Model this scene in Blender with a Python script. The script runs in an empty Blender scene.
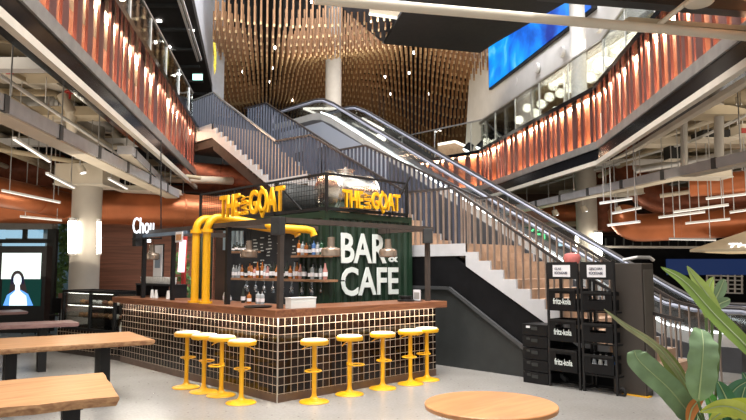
import bpy, bmesh, math, random
from mathutils import Vector, Matrix
random.seed(7)
PI=math.pi
sc=bpy.context.scene
COL=sc.collection
# ---------------- camera geometry (world axes = axes of the bar, origin at its front corner)
F=640.;TH=math.atan(58/640.);CT,ST=math.cos(TH),math.sin(TH)
CX,CY,CZ=-4.51,-6.45,1.6
FX,FY=.6858,.7278
_n=math.hypot(FX,FY);FX/=_n;FY/=_n
RX,RY=FY,-FX
YAW=math.atan2(RY,RX)            # rotation that turns local x into camera-right, local y into camera-forward
def at(u,v,X=None,Y=None,Z=None,D=None):
    a=(u-373)/F;b=(210-v)/F
    f=CT-ST*b;z=ST+CT*b
    d=(RX*a+FX*f,RY*a+FY*f,z)
    if X is not None:t=(X-CX)/d[0]
    elif Y is not None:t=(Y-CY)/d[1]
    elif Z is not None:t=(Z-CZ)/d[2]
    else:t=D/(d[0]*FX+d[1]*FY)
    return Vector((CX+t*d[0],CY+t*d[1],CZ+t*d[2]))
def W(x,d,z): return Vector((CX+RX*x+FX*d,CY+RY*x+FY*d,z))
def inv(p): dx,dy=p[0]-CX,p[1]-CY; return (dx*RX+dy*RY,dx*FX+dy*FY)

cam=bpy.data.cameras.new('camera');co=bpy.data.objects.new('camera',cam);COL.objects.link(co)
cam.sensor_width=36;cam.lens=F/746*36;cam.clip_end=300
co.location=(CX,CY,CZ)
fw=Vector((FX*CT,FY*CT,ST))
co.rotation_euler=fw.to_track_quat('-Z','Y').to_euler()
sc.camera=co

# ---------------- materials
def nodes(name):
    m=bpy.data.materials.new(name);m.use_nodes=True
    nt=m.node_tree;b=nt.nodes['Principled BSDF'];return m,nt,b
def mat(name,col,rough=.5,metal=0,var=.12,scale=6,bump=0,spec=.5,alpha=None,trans=0,emit=None,es=0,stretch=None):
    m,nt,b=nodes(name)
    b.inputs['Roughness'].default_value=rough;b.inputs['Metallic'].default_value=metal
    b.inputs['Specular IOR Level'].default_value=spec
    b.inputs['Transmission Weight'].default_value=trans
    tc=nt.nodes.new('ShaderNodeTexCoord');mp=nt.nodes.new('ShaderNodeMapping')
    nt.links.new(tc.outputs['Object'],mp.inputs['Vector'])
    if stretch: mp.inputs['Scale'].default_value=stretch
    nz=nt.nodes.new('ShaderNodeTexNoise');nz.inputs['Scale'].default_value=scale;nz.inputs['Detail'].default_value=4
    nt.links.new(mp.outputs['Vector'],nz.inputs['Vector'])
    cr=nt.nodes.new('ShaderNodeValToRGB')
    c=[max(0,x) for x in col[:3]]
    cr.color_ramp.elements[0].position=.3;cr.color_ramp.elements[1].position=.7
    cr.color_ramp.elements[0].color=[x*(1-var) for x in c]+[1]
    cr.color_ramp.elements[1].color=[min(1,x*(1+var)) for x in c]+[1]
    nt.links.new(nz.outputs['Fac'],cr.inputs['Fac']);nt.links.new(cr.outputs['Color'],b.inputs['Base Color'])
    if bump:
        bp=nt.nodes.new('ShaderNodeBump');bp.inputs['Strength'].default_value=bump
        nt.links.new(nz.outputs['Fac'],bp.inputs['Height']);nt.links.new(bp.outputs['Normal'],b.inputs['Normal'])
    if emit:
        b.inputs['Emission Color'].default_value=list(emit)+[1];b.inputs['Emission Strength'].default_value=es
    return m
def glow(name,col,s):
    m,nt,b=nodes(name);b.inputs['Base Color'].default_value=(.01,.01,.01,1);b.inputs['Specular IOR Level'].default_value=.1
    b.inputs['Emission Color'].default_value=list(col)+[1];b.inputs['Emission Strength'].default_value=s;return m
def glassm(name,col,mixf=.88,rough=.03):
    m=bpy.data.materials.new(name);m.use_nodes=True;nt=m.node_tree;nt.nodes.clear()
    o=nt.nodes.new('ShaderNodeOutputMaterial');t=nt.nodes.new('ShaderNodeBsdfTransparent');g=nt.nodes.new('ShaderNodeBsdfGlossy')
    t.inputs['Color'].default_value=list(col)+[1];g.inputs['Roughness'].default_value=rough
    lw=nt.nodes.new('ShaderNodeLayerWeight');lw.inputs['Blend'].default_value=.25
    mr=nt.nodes.new('ShaderNodeMath');mr.operation='MULTIPLY_ADD';mr.inputs[1].default_value=.5;mr.inputs[2].default_value=1-mixf
    nt.links.new(lw.outputs['Fresnel'],mr.inputs[0])
    mx=nt.nodes.new('ShaderNodeMixShader')
    nt.links.new(mr.outputs[0],mx.inputs['Fac']);nt.links.new(t.outputs[0],mx.inputs[1]);nt.links.new(g.outputs[0],mx.inputs[2])
    nt.links.new(mx.outputs[0],o.inputs['Surface']);return m
def woodm(name,c1,c2,rough=.45,scale=3,stretch=(1,12,12),rot=0,bump=.1):
    m,nt,b=nodes(name);b.inputs['Roughness'].default_value=rough
    tc=nt.nodes.new('ShaderNodeTexCoord');mp=nt.nodes.new('ShaderNodeMapping');mp.inputs['Scale'].default_value=stretch;mp.inputs['Rotation'].default_value=(0,0,rot)
    nt.links.new(tc.outputs['Object'],mp.inputs['Vector'])
    nz=nt.nodes.new('ShaderNodeTexNoise');nz.inputs['Scale'].default_value=scale;nz.inputs['Detail'].default_value=6;nz.inputs['Distortion'].default_value=.6
    nt.links.new(mp.outputs['Vector'],nz.inputs['Vector'])
    cr=nt.nodes.new('ShaderNodeValToRGB');cr.color_ramp.elements[0].position=.3;cr.color_ramp.elements[1].position=.72
    cr.color_ramp.elements[0].color=list(c1)+[1];cr.color_ramp.elements[1].color=list(c2)+[1]
    nt.links.new(nz.outputs['Fac'],cr.inputs['Fac']);nt.links.new(cr.outputs['Color'],b.inputs['Base Color'])
    bp=nt.nodes.new('ShaderNodeBump');bp.inputs['Strength'].default_value=bump;nt.links.new(nz.outputs['Fac'],bp.inputs['Height']);nt.links.new(bp.outputs['Normal'],b.inputs['Normal'])
    return m
def tilem(name,ax,size=.1,mort=.0038):
    m,nt,b=nodes(name)
    tc=nt.nodes.new('ShaderNodeTexCoord');sp=nt.nodes.new('ShaderNodeSeparateXYZ');cb=nt.nodes.new('ShaderNodeCombineXYZ')
    nt.links.new(tc.outputs['Object'],sp.inputs[0]);nt.links.new(sp.outputs[ax],cb.inputs[0]);nt.links.new(sp.outputs[2],cb.inputs[1])
    br=nt.nodes.new('ShaderNodeTexBrick');br.offset=0;br.squash=1
    br.inputs['Scale'].default_value=1;br.inputs['Brick Width'].default_value=size;br.inputs['Row Height'].default_value=size;br.inputs['Mortar Size'].default_value=mort;br.inputs['Mortar Smooth'].default_value=.1
    br.inputs['Color1'].default_value=(.006,.0035,.0025,1);br.inputs['Color2'].default_value=(.022,.010,.006,1);br.inputs['Mortar'].default_value=(.46,.37,.29,1)
    nt.links.new(cb.outputs[0],br.inputs['Vector']);nt.links.new(br.outputs['Color'],b.inputs['Base Color'])
    b.inputs['Specular IOR Level'].default_value=.3
    mr=nt.nodes.new('ShaderNodeMapRange');mr.inputs['To Min'].default_value=.10;mr.inputs['To Max'].default_value=.8
    nt.links.new(br.outputs['Fac'],mr.inputs['Value']);nt.links.new(mr.outputs[0],b.inputs['Roughness'])
    bp=nt.nodes.new('ShaderNodeBump');bp.invert=True;bp.inputs['Strength'].default_value=.4;bp.inputs['Distance'].default_value=.005
    nt.links.new(br.outputs['Fac'],bp.inputs['Height']);nt.links.new(bp.outputs['Normal'],b.inputs['Normal'])
    return m
def floorm():
    m,nt,b=nodes('polished_concrete')
    tc=nt.nodes.new('ShaderNodeTexCoord')
    n1=nt.nodes.new('ShaderNodeTexNoise');n1.inputs['Scale'].default_value=.7;n1.inputs['Detail'].default_value=6
    n2=nt.nodes.new('ShaderNodeTexVoronoi');n2.inputs['Scale'].default_value=9
    n3=nt.nodes.new('ShaderNodeTexNoise');n3.inputs['Scale'].default_value=30;n3.inputs['Detail'].default_value=3
    for n in (n1,n2,n3): nt.links.new(tc.outputs['Object'],n.inputs['Vector'])
    c1=nt.nodes.new('ShaderNodeValToRGB');c1.color_ramp.elements[0].position=.3;c1.color_ramp.elements[1].position=.7
    c1.color_ramp.elements[0].color=(.27,.255,.235,1);c1.color_ramp.elements[1].color=(.36,.35,.335,1)
    nt.links.new(n1.outputs['Fac'],c1.inputs['Fac'])
    c2=nt.nodes.new('ShaderNodeValToRGB');c2.color_ramp.elements[0].position=.06;c2.color_ramp.elements[1].position=.13
    c2.color_ramp.elements[0].color=(.35,.32,.29,1);c2.color_ramp.elements[1].color=(1,1,1,1)
    nt.links.new(n2.outputs['Distance'],c2.inputs['Fac'])
    c3=nt.nodes.new('ShaderNodeValToRGB');c3.color_ramp.elements[0].position=.35;c3.color_ramp.elements[1].position=.65
    c3.color_ramp.elements[0].color=(.88,.88,.88,1);c3.color_ramp.elements[1].color=(1,1,1,1)
    nt.links.new(n3.outputs['Fac'],c3.inputs['Fac'])
    mx=nt.nodes.new('ShaderNodeMixRGB');mx.blend_type='MULTIPLY';mx.inputs['Fac'].default_value=.8
    nt.links.new(c1.outputs['Color'],mx.inputs[1]);nt.links.new(c2.outputs['Color'],mx.inputs[2])
    mx2=nt.nodes.new('ShaderNodeMixRGB');mx2.blend_type='MULTIPLY';mx2.inputs['Fac'].default_value=1
    nt.links.new(mx.outputs[0],mx2.inputs[1]);nt.links.new(c3.outputs['Color'],mx2.inputs[2])
    nt.links.new(mx2.outputs[0],b.inputs['Base Color'])
    b.inputs['Roughness'].default_value=.27
    return m

M={}
M['floor']=floorm()
M['white']=mat('white_paint',(.72,.72,.72),.5,var=.05,scale=2)
M['offwhite']=mat('warm_white_paint',(.62,.56,.46),.5,var=.08,scale=2)
M['cream']=mat('cream_paint',(.44,.37,.26),.6,var=.25,scale=1.2)
M['soffit']=mat('raw_concrete_ceiling',(.20,.17,.12),.8,var=.35,scale=1.2)
M['grey']=mat('grey_paint',(.30,.29,.28),.5,var=.08)
M['beam']=mat('grey_beam_paint',(.38,.38,.40),.5,var=.1)
M['steel']=mat('galvanised_steel',(.55,.55,.55),.35,metal=.8,var=.15)
M['chrome']=mat('polished_steel',(.72,.70,.66),.24,metal=1,var=.1,scale=3,bump=.05)
M['black']=mat('black_steel',(.012,.012,.013),.45,var=.2,spec=.3)
M['blackwall']=mat('black_wall_paint',(.006,.006,.007),.6,var=.3,spec=.15)
M['ceilblack']=mat('black_ceiling',(.010,.009,.009),.8,var=.3)
M['charcoal']=mat('charcoal_paint',(.020,.022,.022),.6,var=.15)
M['navy']=mat('navy_steel_fins',(.045,.055,.085),.5,var=.1)
M['darkrail']=mat('dark_rail',(.05,.045,.045),.35,metal=.3)
M['frame']=mat('dark_bronze_frame',(.055,.042,.036),.5,var=.2)
M['bluegrey']=mat('blue_grey_frame',(.16,.22,.30),.5,var=.1)
M['yellow']=mat('yellow_enamel',(.82,.42,.008),.36,var=.06)
M['signyellow']=mat('yellow_sign_paint',(.88,.44,.008),.42,var=.05)
M['wood']=woodm('walnut_counter',(.15,.055,.028),(.30,.125,.06),.4,3,(10,1,10))
M['woodx']=woodm('walnut_counter_across',(.15,.055,.028),(.30,.125,.06),.4,3,(1,10,10))
M['oak']=woodm('oak_table',(.42,.20,.085),(.62,.34,.16),.42,2.2,(1,9,9))
M['bark']=woodm('live_edge',(.22,.10,.045),(.50,.29,.14),.7,5,(3,3,6),bump=.6)
M['oakdark']=woodm('purple_brown_table',(.22,.12,.12),(.36,.22,.20),.5,2.2,(1,9,9))
M['roundwood']=woodm('round_table_wood',(.44,.19,.07),(.62,.30,.12),.35,2,(1,7,7))
M['shelf']=woodm('shelf_wood',(.20,.10,.05),(.36,.20,.11),.5,3,(10,1,10))
M['panel']=woodm('wood_wall_panelling',(.14,.050,.030),(.30,.115,.07),.5,1.6,(.6,.6,14))
M['seat']=mat('cream_seat_top',(.66,.56,.42),.6,var=.05)
M['copper']=mat('copper_cladding',(.40,.15,.075),.45,metal=.2,var=.3,scale=1.6,stretch=(2,2,.2))
M['slat']=mat('purple_brown_slat',(.17,.075,.07),.35,metal=.4,var=.35,scale=1.4,stretch=(2,2,.2))
M['trough']=mat('glossy_black_trough',(.008,.008,.010),.12,var=.1)
M['duct2']=mat('tray_clamp',(.06,.06,.06),.5)
M['greyledge']=mat('brushed_ledge',(.30,.29,.28),.4,metal=.5,var=.15)
M['edge']=mat('white_edge_trim',(.60,.56,.49),.5,var=.05)
M['duct']=mat('copper_duct',(.42,.13,.05),.33,metal=.55,var=.25,scale=1.3)
M['ductdark']=mat('dark_copper_duct',(.20,.06,.03),.4,metal=.5,var=.3)
M['container']=mat('dark_green_container',(.009,.027,.014),.42,var=.25,scale=3)
M['chalk']=mat('blackboard',(.022,.026,.032),.7,var=.2)
M['letter']=mat('white_letter_paint',(.68,.74,.72),.5,var=.04)
M['concrete']=mat('column_paint',(.42,.39,.35),.6,var=.08,scale=2)
M['whitecol']=mat('white_column',(.62,.62,.62),.5,var=.05)
M['bluewhite']=mat('cool_white_wall',(.55,.58,.64),.5,var=.06)
M['stairwhite']=mat('stringer_white',(.48,.48,.50),.5,var=.05)
M['tread']=woodm('stair_tread',(.32,.21,.14),(.46,.32,.23),.6,3,(2,2,2))
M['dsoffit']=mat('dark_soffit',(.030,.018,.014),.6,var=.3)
M['lamp']=glow('lamp_white',(1,.93,.82),9)
M['tube']=glow('tube_warm_white',(1,.90,.72),11)
M['led']=glow('led_line',(1,.93,.82),5)
M['globe']=glow('globe_glow',(1,.90,.72),5)
M['dot']=glow('spot_dot',(1,.88,.7),25)
M['cove']=glow('cove_spot',(1,.74,.50),6)
M['glass']=glassm('clear_glass',(.93,.96,.95),.93)
M['glassd']=glassm('smoked_glass',(.55,.48,.42),.8,.08)
M['escglass']=glassm('escalator_glass',(.95,.97,.97),.90,.1)
M['lgreen']=mat('sage_leaf',(.17,.26,.14),.5,var=.2,scale=14,bump=.3)
M['lolive']=mat('olive_leaf',(.16,.20,.045),.45,var=.2,scale=8,bump=.15)
M['lbright']=mat('bright_leaf',(.32,.42,.10),.45,var=.2,scale=8)
M['ldark']=mat('dark_leaf',(.04,.15,.07),.3,var=.3,scale=8)
M['lyellow']=mat('yellow_green_leaf',(.45,.50,.06),.45,var=.25,scale=9)
M['lorange']=mat('orange_leaf',(.60,.20,.05),.5,var=.2)
M['stem']=mat('plant_stem',(.10,.16,.05),.5)
M['foliage']=mat('outdoor_foliage',(.12,.24,.08),.6,var=.4)
M['plastic']=mat('black_crate_plastic',(.007,.007,.008),.42,var=.15,spec=.2)
M['paper']=mat('white_paper',(.72,.72,.76),.6,var=.03)
M['ink']=mat('printed_ink',(.03,.03,.06),.6)
M['cup']=mat('white_ceramic',(.75,.75,.73),.3,var=.03)
M['canvas']=mat('beige_canvas',(.75,.66,.50),.8,var=.06)
M['pink']=mat('pink_fabric',(.55,.16,.15),.8,var=.15)
M['rod']=woodm('rod_wood',(.20,.095,.04),(.38,.20,.09),.5,4,(8,8,1))
M['brass']=mat('brass_tip',(.55,.38,.20),.4,metal=.4,var=.1)
M['speaker']=mat('black_speaker',(.02,.02,.022),.6)
M['bronzebox']=mat('brown_grey_box',(.045,.037,.031),.5,var=.1)
M['red']=mat('red_lacquer',(.45,.05,.04),.4)
M['escgrey']=mat('escalator_cladding',(.33,.37,.45),.35,metal=.3,var=.08,scale=1)
M['truss']=mat('escalator_truss',(.05,.05,.055),.5)
M['oblue']=mat('blue_facade',(.25,.42,.50),.5,var=.3,scale=1)

# ---------------- mesh builder
class MB:
    def __init__(s,mx=None): s.v=[];s.f=[];s.mx=mx;s.smooth=False
    def add(s,vs,fs):
        o=len(s.v)
        s.v+=[Vector(v) for v in vs]; s.f+=[tuple(i+o for i in f) for f in fs]; return s
    def box(s,x0,x1,y0,y1,z0,z1):
        if x0>x1:x0,x1=x1,x0
        if y0>y1:y0,y1=y1,y0
        if z0>z1:z0,z1=z1,z0
        vs=[(x0,y0,z0),(x1,y0,z0),(x1,y1,z0),(x0,y1,z0),(x0,y0,z1),(x1,y0,z1),(x1,y1,z1),(x0,y1,z1)]
        return s.add(vs,[(0,3,2,1),(4,5,6,7),(0,1,5,4),(1,2,6,5),(2,3,7,6),(3,0,4,7)])
    def bar(s,p,q,w,h,up=(0,0,1)):
        p=Vector(p);q=Vector(q);d=(q-p).normalized();u=Vector(up)
        if abs(d.dot(u))>.98:u=Vector((1,0,0))
        r=d.cross(u).normalized()*w/2;t=r.cross(d).normalized()*h/2
        vs=[p-r-t,p+r-t,p+r+t,p-r+t,q-r-t,q+r-t,q+r+t,q-r+t]
        return s.add(vs,[(0,3,2,1),(4,5,6,7),(0,1,5,4),(1,2,6,5),(2,3,7,6),(3,0,4,7)])
    def cyl(s,p,q,r,n=12,r2=None,cap=True):
        p=Vector(p);q=Vector(q);d=(q-p).normalized();u=Vector((0,0,1))
        if abs(d.dot(u))>.98:u=Vector((1,0,0))
        a=d.cross(u).normalized();b=d.cross(a).normalized();r2=r if r2 is None else r2
        vs=[]
        for c,rr in ((p,r),(q,r2)):
            for i in range(n):
                t=2*PI*i/n;vs.append(c+a*math.cos(t)*rr+b*math.sin(t)*rr)
        fs=[(i,(i+1)%n,n+(i+1)%n,n+i) for i in range(n)]
        if cap: fs+=[tuple(range(n))[::-1],tuple(range(n,2*n))]
        return s.add(vs,fs)
    def tube(s,pts,r,n=10):
        pts=[Vector(p) for p in pts];vs=[];pa=None
        for i,p in enumerate(pts):
            d=(pts[min(i+1,len(pts)-1)]-pts[max(i-1,0)]).normalized()
            if pa is None:
                u=Vector((0,0,1)) if abs(d.z)<.95 else Vector((1,0,0)); pa=d.cross(u).normalized()
            a=(pa-d*pa.dot(d)).normalized();pa=a;b=d.cross(a)
            rr=r[i] if isinstance(r,(list,tuple)) else r
            for k in range(n):
                t=2*PI*k/n;vs.append(p+a*math.cos(t)*rr+b*math.sin(t)*rr)
        fs=[]
        for i in range(len(pts)-1):
            for k in range(n): fs.append((i*n+k,i*n+(k+1)%n,(i+1)*n+(k+1)%n,(i+1)*n+k))
        fs+=[tuple(range(n))[::-1],tuple(range((len(pts)-1)*n,len(pts)*n))]
        return s.add(vs,fs)
    def lathe(s,prof,c=(0,0,0),n=20,axis=None):
        vs=[]
        for r,z in prof:
            for k in range(n):
                t=2*PI*k/n
                if axis=='X': vs.append((c[0]+z,c[1]+r*math.cos(t),c[2]+r*math.sin(t)))
                else: vs.append((c[0]+r*math.cos(t),c[1]+r*math.sin(t),c[2]+z))
        fs=[]
        for i in range(len(prof)-1):
            for k in range(n): fs.append((i*n+k,i*n+(k+1)%n,(i+1)*n+(k+1)%n,(i+1)*n+k))
        fs+=[tuple(range(n))[::-1],tuple(range((len(prof)-1)*n,len(prof)*n))]
        return s.add(vs,fs)
    def prism(s,poly,off):
        """poly: list of 3D points (flat), extruded by vector off"""
        n=len(poly);off=Vector(off);a=[Vector(p) for p in poly]
        return s.add(a+[p+off for p in a],[tuple(range(n))[::-1],tuple(range(n,2*n))]+[(i,(i+1)%n,n+(i+1)%n,n+i) for i in range(n)])
    def ring(s,c,R,r,n=24,m=6,axis='Z'):
        pts=[]
        vs=[];fs=[]
        for i in range(n):
            a=2*PI*i/n
            for k in range(m):
                b=2*PI*k/m;rr=R+r*math.cos(b);h=r*math.sin(b)
                vs.append((c[0]+rr*math.cos(a),c[1]+rr*math.sin(a),c[2]+h) if axis=='Z' else (c[0]+h,c[1]+rr*math.cos(a),c[2]+rr*math.sin(a)))
        for i in range(n):
            for k in range(m): fs.append((i*m+k,((i+1)%n)*m+k,((i+1)%n)*m+(k+1)%m,i*m+(k+1)%m))
        return s.add(vs,fs)
    def build(s,name,m,parent=None,world=True,smooth=False,bevel=0,**tags):
        me=bpy.data.meshes.new(name)
        off=Vector((0,0,0))
        if parent is not None and world:
            q=parent
            while q is not None: off+=q.location;q=q.parent
        vs=[v-off for v in s.v]
        me.from_pydata([tuple(v) for v in vs],[],s.f);me.validate();me.update()
        bm=bmesh.new();bm.from_mesh(me);bmesh.ops.recalc_face_normals(bm,faces=bm.faces)
        if bevel: bmesh.ops.bevel(bm,geom=bm.edges[:],offset=bevel,segments=2,affect='EDGES',profile=.6)
        bm.to_mesh(me);bm.free()
        if smooth:
            for p in me.polygons:p.use_smooth=True
            try: me.set_sharp_from_angle(angle=math.radians(40))
            except Exception: pass
        me.materials.append(m if not isinstance(m,str) else M[m])
        o=bpy.data.objects.new(name,me);COL.objects.link(o)
        if parent is not None:o.parent=parent
        tag(o,**tags);return o
def tag(o,label=None,cat=None,group=None,kind=None):
    if label:o['label']=label
    if cat:o['category']=cat
    if group:o['group']=group
    if kind:o['kind']=kind
    return o
def thing(name,loc,label,cat,group=None,rz=0):
    o=bpy.data.objects.new(name,None);COL.objects.link(o);o.location=loc;o.rotation_euler=(0,0,rz);o.empty_display_size=.1
    return tag(o,label,cat,group)
def struct(name,mb,m,**k): return mb.build(name,m,kind='structure',**k)
def dup(root,loc=None,rz=None,label=None,group=None):
    r=root.copy();COL.objects.link(r)
    if loc is not None:r.location=loc
    if rz is not None:r.rotation_euler=(0,0,rz)
    if label:r['label']=label
    if group:r['group']=group
    for ch in list(root.children):
        c=ch.copy();COL.objects.link(c);c.parent=r
        for g in list(ch.children):
            d=g.copy();COL.objects.link(d);d.parent=c
    return r
def text(name,body,p,right,up,w,h,m,depth=.02,parent=None,bold=.0,**tags):
    """lettering whose lower left corner is p; spans w along right and h along up"""
    cu=bpy.data.curves.new(name,'FONT');cu.body=body;cu.extrude=.5;cu.offset=bold;cu.resolution_u=3
    o=bpy.data.objects.new(name,cu);COL.objects.link(o)
    bpy.context.view_layer.update()
    bb=[Vector(c) for c in o.bound_box];x0=min(b.x for b in bb);x1=max(b.x for b in bb);y0=min(b.y for b in bb);y1=max(b.y for b in bb)
    me=bpy.data.meshes.new_from_object(o)
    COL.objects.unlink(o);bpy.data.objects.remove(o)
    r=Vector(right).normalized();u=Vector(up).normalized();nrm=r.cross(u)
    off=Vector((0,0,0));q=parent
    while q is not None: off+=q.location;q=q.parent
    p=Vector(p)
    for v in me.vertices:
        c=v.co.copy()
        v.co=p+r*((c.x-x0)/(x1-x0)*w)+u*((c.y-y0)/(y1-y0)*h)+nrm*((c.z+.5)*depth)-off
    me.update();me.materials.clear();me.materials.append(M[m])
    o2=bpy.data.objects.new(name,me);COL.objects.link(o2)
    if parent is not None:o2.parent=parent
    tag(o2,**tags);return o2
ORD=['first','second','third','fourth','fifth','sixth','seventh','eighth','ninth','tenth','eleventh','twelfth','thirteenth','fourteenth','fifteenth','sixteenth','seventeenth','eighteenth','nineteenth','twentieth','twenty-first','twenty-second','twenty-third','twenty-fourth','twenty-fifth','twenty-sixth','twenty-seventh','twenty-eighth']
M['ledb']=glow('under_counter_led',(1,.93,.80),60)
M['stript']=glow('warm_strip_top',(1,.68,.45),38)
M['stripb']=glow('warm_strip_bottom',(1,.58,.34),26)
M['lindim']=glow('dim_linear_tube',(1,.92,.80),1.1)
M['signw']=glow('neon_white',(.9,.95,1),1.5)
M['lampw']=glow('sign_white_glow',(.95,.98,1),3)
M['greenl']=glow('green_letter_glow',(.15,1,.35),1.6)
M['dot2']=glow('small_white_lamp',(1,.93,.85),12)
M['tubedim']=glow('soft_white_tube',(1,.92,.78),2.2)
M['skirtglow']=glow('skirt_glow',(.95,1,1),3.5)
M['railsilver']=mat('rail_silver',(.30,.32,.40),.5,metal=.2)
M['lolive2']=mat('folded_leaf',(.30,.30,.16),.5,var=.2,scale=10)
M['lolive3']=mat('broad_green_leaf',(.17,.27,.045),.42,var=.15,scale=6)
M['lbright2']=mat('fresh_leaf',(.13,.42,.08),.4,var=.2)
# =================================================== the setting
def wpoly(pts,z): return [W(x,d,z) for x,d in pts]
def wbox(mb,x0,x1,d0,d1,z0,z1): return mb.prism([W(x0,d0,z0),W(x1,d0,z0),W(x1,d1,z0),W(x0,d1,z0)],(0,0,z1-z0))
mb=MB();wbox(mb,-22,24,-4,48,-.2,0);struct('floor',mb,'floor')

# balcony lines (upper edge of the copper band at 5.35 m)
TOPZ=5.35
def lin(a,b,t): return a+(b-a)*t
La=at(115,0,Z=TOPZ);Lb=at(200,132,Z=TOPZ);Ln=La+(La-Lb)*.75;Lend=Lb+W(-6,0,0)-W(0,0,0)
Ra=at(642,32,Z=TOPZ);K1=at(594,88,Z=TOPZ);K2=at(478,151,Z=TOPZ);K3=at(395,165,Z=TOPZ);Rn=K1+(Ra-K1)*2.6
LEFTL=[Ln,Lb,Lend]
RIGHTL=[Rn,K1,K2,K3]
def offline(pts,o):
    """parallel line, o metres to the left of the walking direction"""
    out=[]
    for i,p in enumerate(pts):
        ds=[]
        if i>0: ds.append((pts[i]-pts[i-1]).normalized())
        if i<len(pts)-1: ds.append((pts[i+1]-pts[i]).normalized())
        ns=[Vector((-d.y,d.x,0)) for d in ds];n=sum(ns,Vector())/len(ns);n/=n.length_squared
        out.append(p+n*o)
    return out
def band(mb,pts,o0,o1,z0,z1):
    a=offline(pts,o0);b=offline(pts,o1)
    for i in range(len(pts)-1):
        q=[a[i],a[i+1],b[i+1],b[i]]
        mb.prism([Vector((p.x,p.y,z0)) for p in q],(0,0,z1-z0))
    return mb
def folded(pts,o,z0,z1,rnd,depth=.13):
    mb=MB();row=[]
    base=offline(pts,o)
    for i in range(len(base)-1):
        a,b=base[i],base[i+1];L=(b-a).length;d=(b-a).normalized();n=Vector((-d.y,d.x,0));t=0;sgn=0
        while t<L:
            w=rnd.choice((.14,.18,.26,.34))
            for tt,dd in ((t,0),(t+w*.35,depth*rnd.uniform(.6,1.2)),(t+w*.8,depth*rnd.uniform(.6,1.2)),(t+w,0),(t+w+.05,0)):
                if tt<L: row.append(a+d*tt-n*dd)
            t+=w+.05+rnd.uniform(.02,.1)
    n=len(row);vs=[Vector((p.x,p.y,z0)) for p in row]+[Vector((p.x,p.y,z1)) for p in row]
    mb.add(vs,[(i,i+1,n+i+1,n+i) for i in range(n-1)]);return mb
def alongs(pts,step,start=.3,end=None):
    out=[];acc=start
    for i in range(len(pts)-1):
        a,b=pts[i],pts[i+1];L=(b-a).length;d=(b-a).normalized()
        while acc<L: out.append((a+d*acc,d));acc+=step
        acc-=L
    return out
def ptl(p,w,tgt):
    l=bpy.data.lights.new('copper_spot','SPOT');l.energy=w;l.color=(1,.66,.40);l.shadow_soft_size=.02;l.spot_size=math.radians(95);l.spot_blend=1
    o=bpy.data.objects.new('copper_spot',l);COL.objects.link(o);o.location=p;o.rotation_euler=(Vector(tgt)-Vector(p)).to_track_quat('-Z','Y').to_euler()
def balcony(pts,s,label,glass_label,rnd):
    """s=+1: the void lies to the right of the walking direction (outside is left)"""
    root=thing('balcony_front',(pts[0].x,pts[0].y,4.0),label,'balcony')
    band(MB(),pts,s*.33,s*.30,4.2,5.3).build('copper_backing',M['copper'],root)
    cand=[]
    acc=.1
    base=offline(pts,s*.07);tot=[(base[k+1]-base[k]) for k in range(len(base)-1)]
    for k,v in enumerate(tot):
        L=v.length;d=v.normalized();t=acc
        while t<L-.1:
            w=rnd.choice((.08,.12,.16,.22));gap=rnd.choice((.15,.20,.26))
            cand.append((base[k]+d*(t+w/2),d,w,rnd.uniform(0,.06)));t+=w+gap
        acc=.05
    near=sorted(range(len(cand)),key=lambda q:(cand[q][0]-Vector((CX,CY,0))).length if 0<inv(cand[q][0])[1] else 99)
    vis=[q for q in near if inv(cand[q][0])[1]>3.5][:99]
    rest=MB()
    for q,(c,d,w,o_) in enumerate(cand):
        n=Vector((-d.y,d.x,0))*s;c2=c+n*o_
        P4=[c2-d*w/2,c2+d*w/2,c2+d*w*.3+n*.05,c2-d*w*.3+n*.05]
        if q in vis: MB().prism([Vector((p.x,p.y,4.23)) for p in P4],(0,0,1.035)).build('copper_slat',M['slat'],root)
        else: rest.prism([Vector((p.x,p.y,4.23)) for p in P4],(0,0,1.035))
    if rest.v: o=rest.build('far_slats',M['slat'],root);o['kind']='stuff'
    band(MB(),pts,s*.29,s*.20,5.245,5.262).build('light_strip',M['stript'],root)
    band(MB(),pts,s*.29,s*.20,4.235,4.25).build('light_strip',M['stripb'],root)
    band(MB(),pts,s*.45,-s*.05,5.27,5.37).build('cap',M['trough'],root)
    band(MB(),pts,s*.34,s*.02,4.07,4.23).build('ledge',M['greyledge'],root)
    band(MB(),pts,s*.30,s*.05,3.82,4.07).build('trough',M['trough'],root)
    band(MB(),pts,s*.09,s*.0,3.73,3.82).build('edge_trim',M['edge'],root)
    band(MB(),pts,s*.52,s*.37,4.2,5.3).build('backing',M['truss'],root)
    g=thing('glass_railing',(pts[0].x,pts[0].y,5.37),glass_label,'railing')
    P=offline(pts,s*.2)
    band(MB(),P,.008,-.008,5.37,6.38).build('glass_pane',M['glass'],g)
    band(MB(),P,.022,-.022,6.38,6.42).build('top_rail',M['steel'],g)
    for p,d in alongs(P,1.6,.3):
        MB().box(p.x-.012,p.x+.012,p.y-.012,p.y+.012,5.37,6.38).build('post',M['steel'],g)
    return root
balcony(LEFTL,1,'long copper-clad balcony front on the left with warm spotlights under its black cap','glass railing with thin steel posts above the left copper balcony',random.Random(3))
balcony(RIGHTL,-1,'angled copper-clad balcony front on the right, running behind the escalator','glass railing with thin steel posts above the right copper balcony',random.Random(5))

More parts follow.
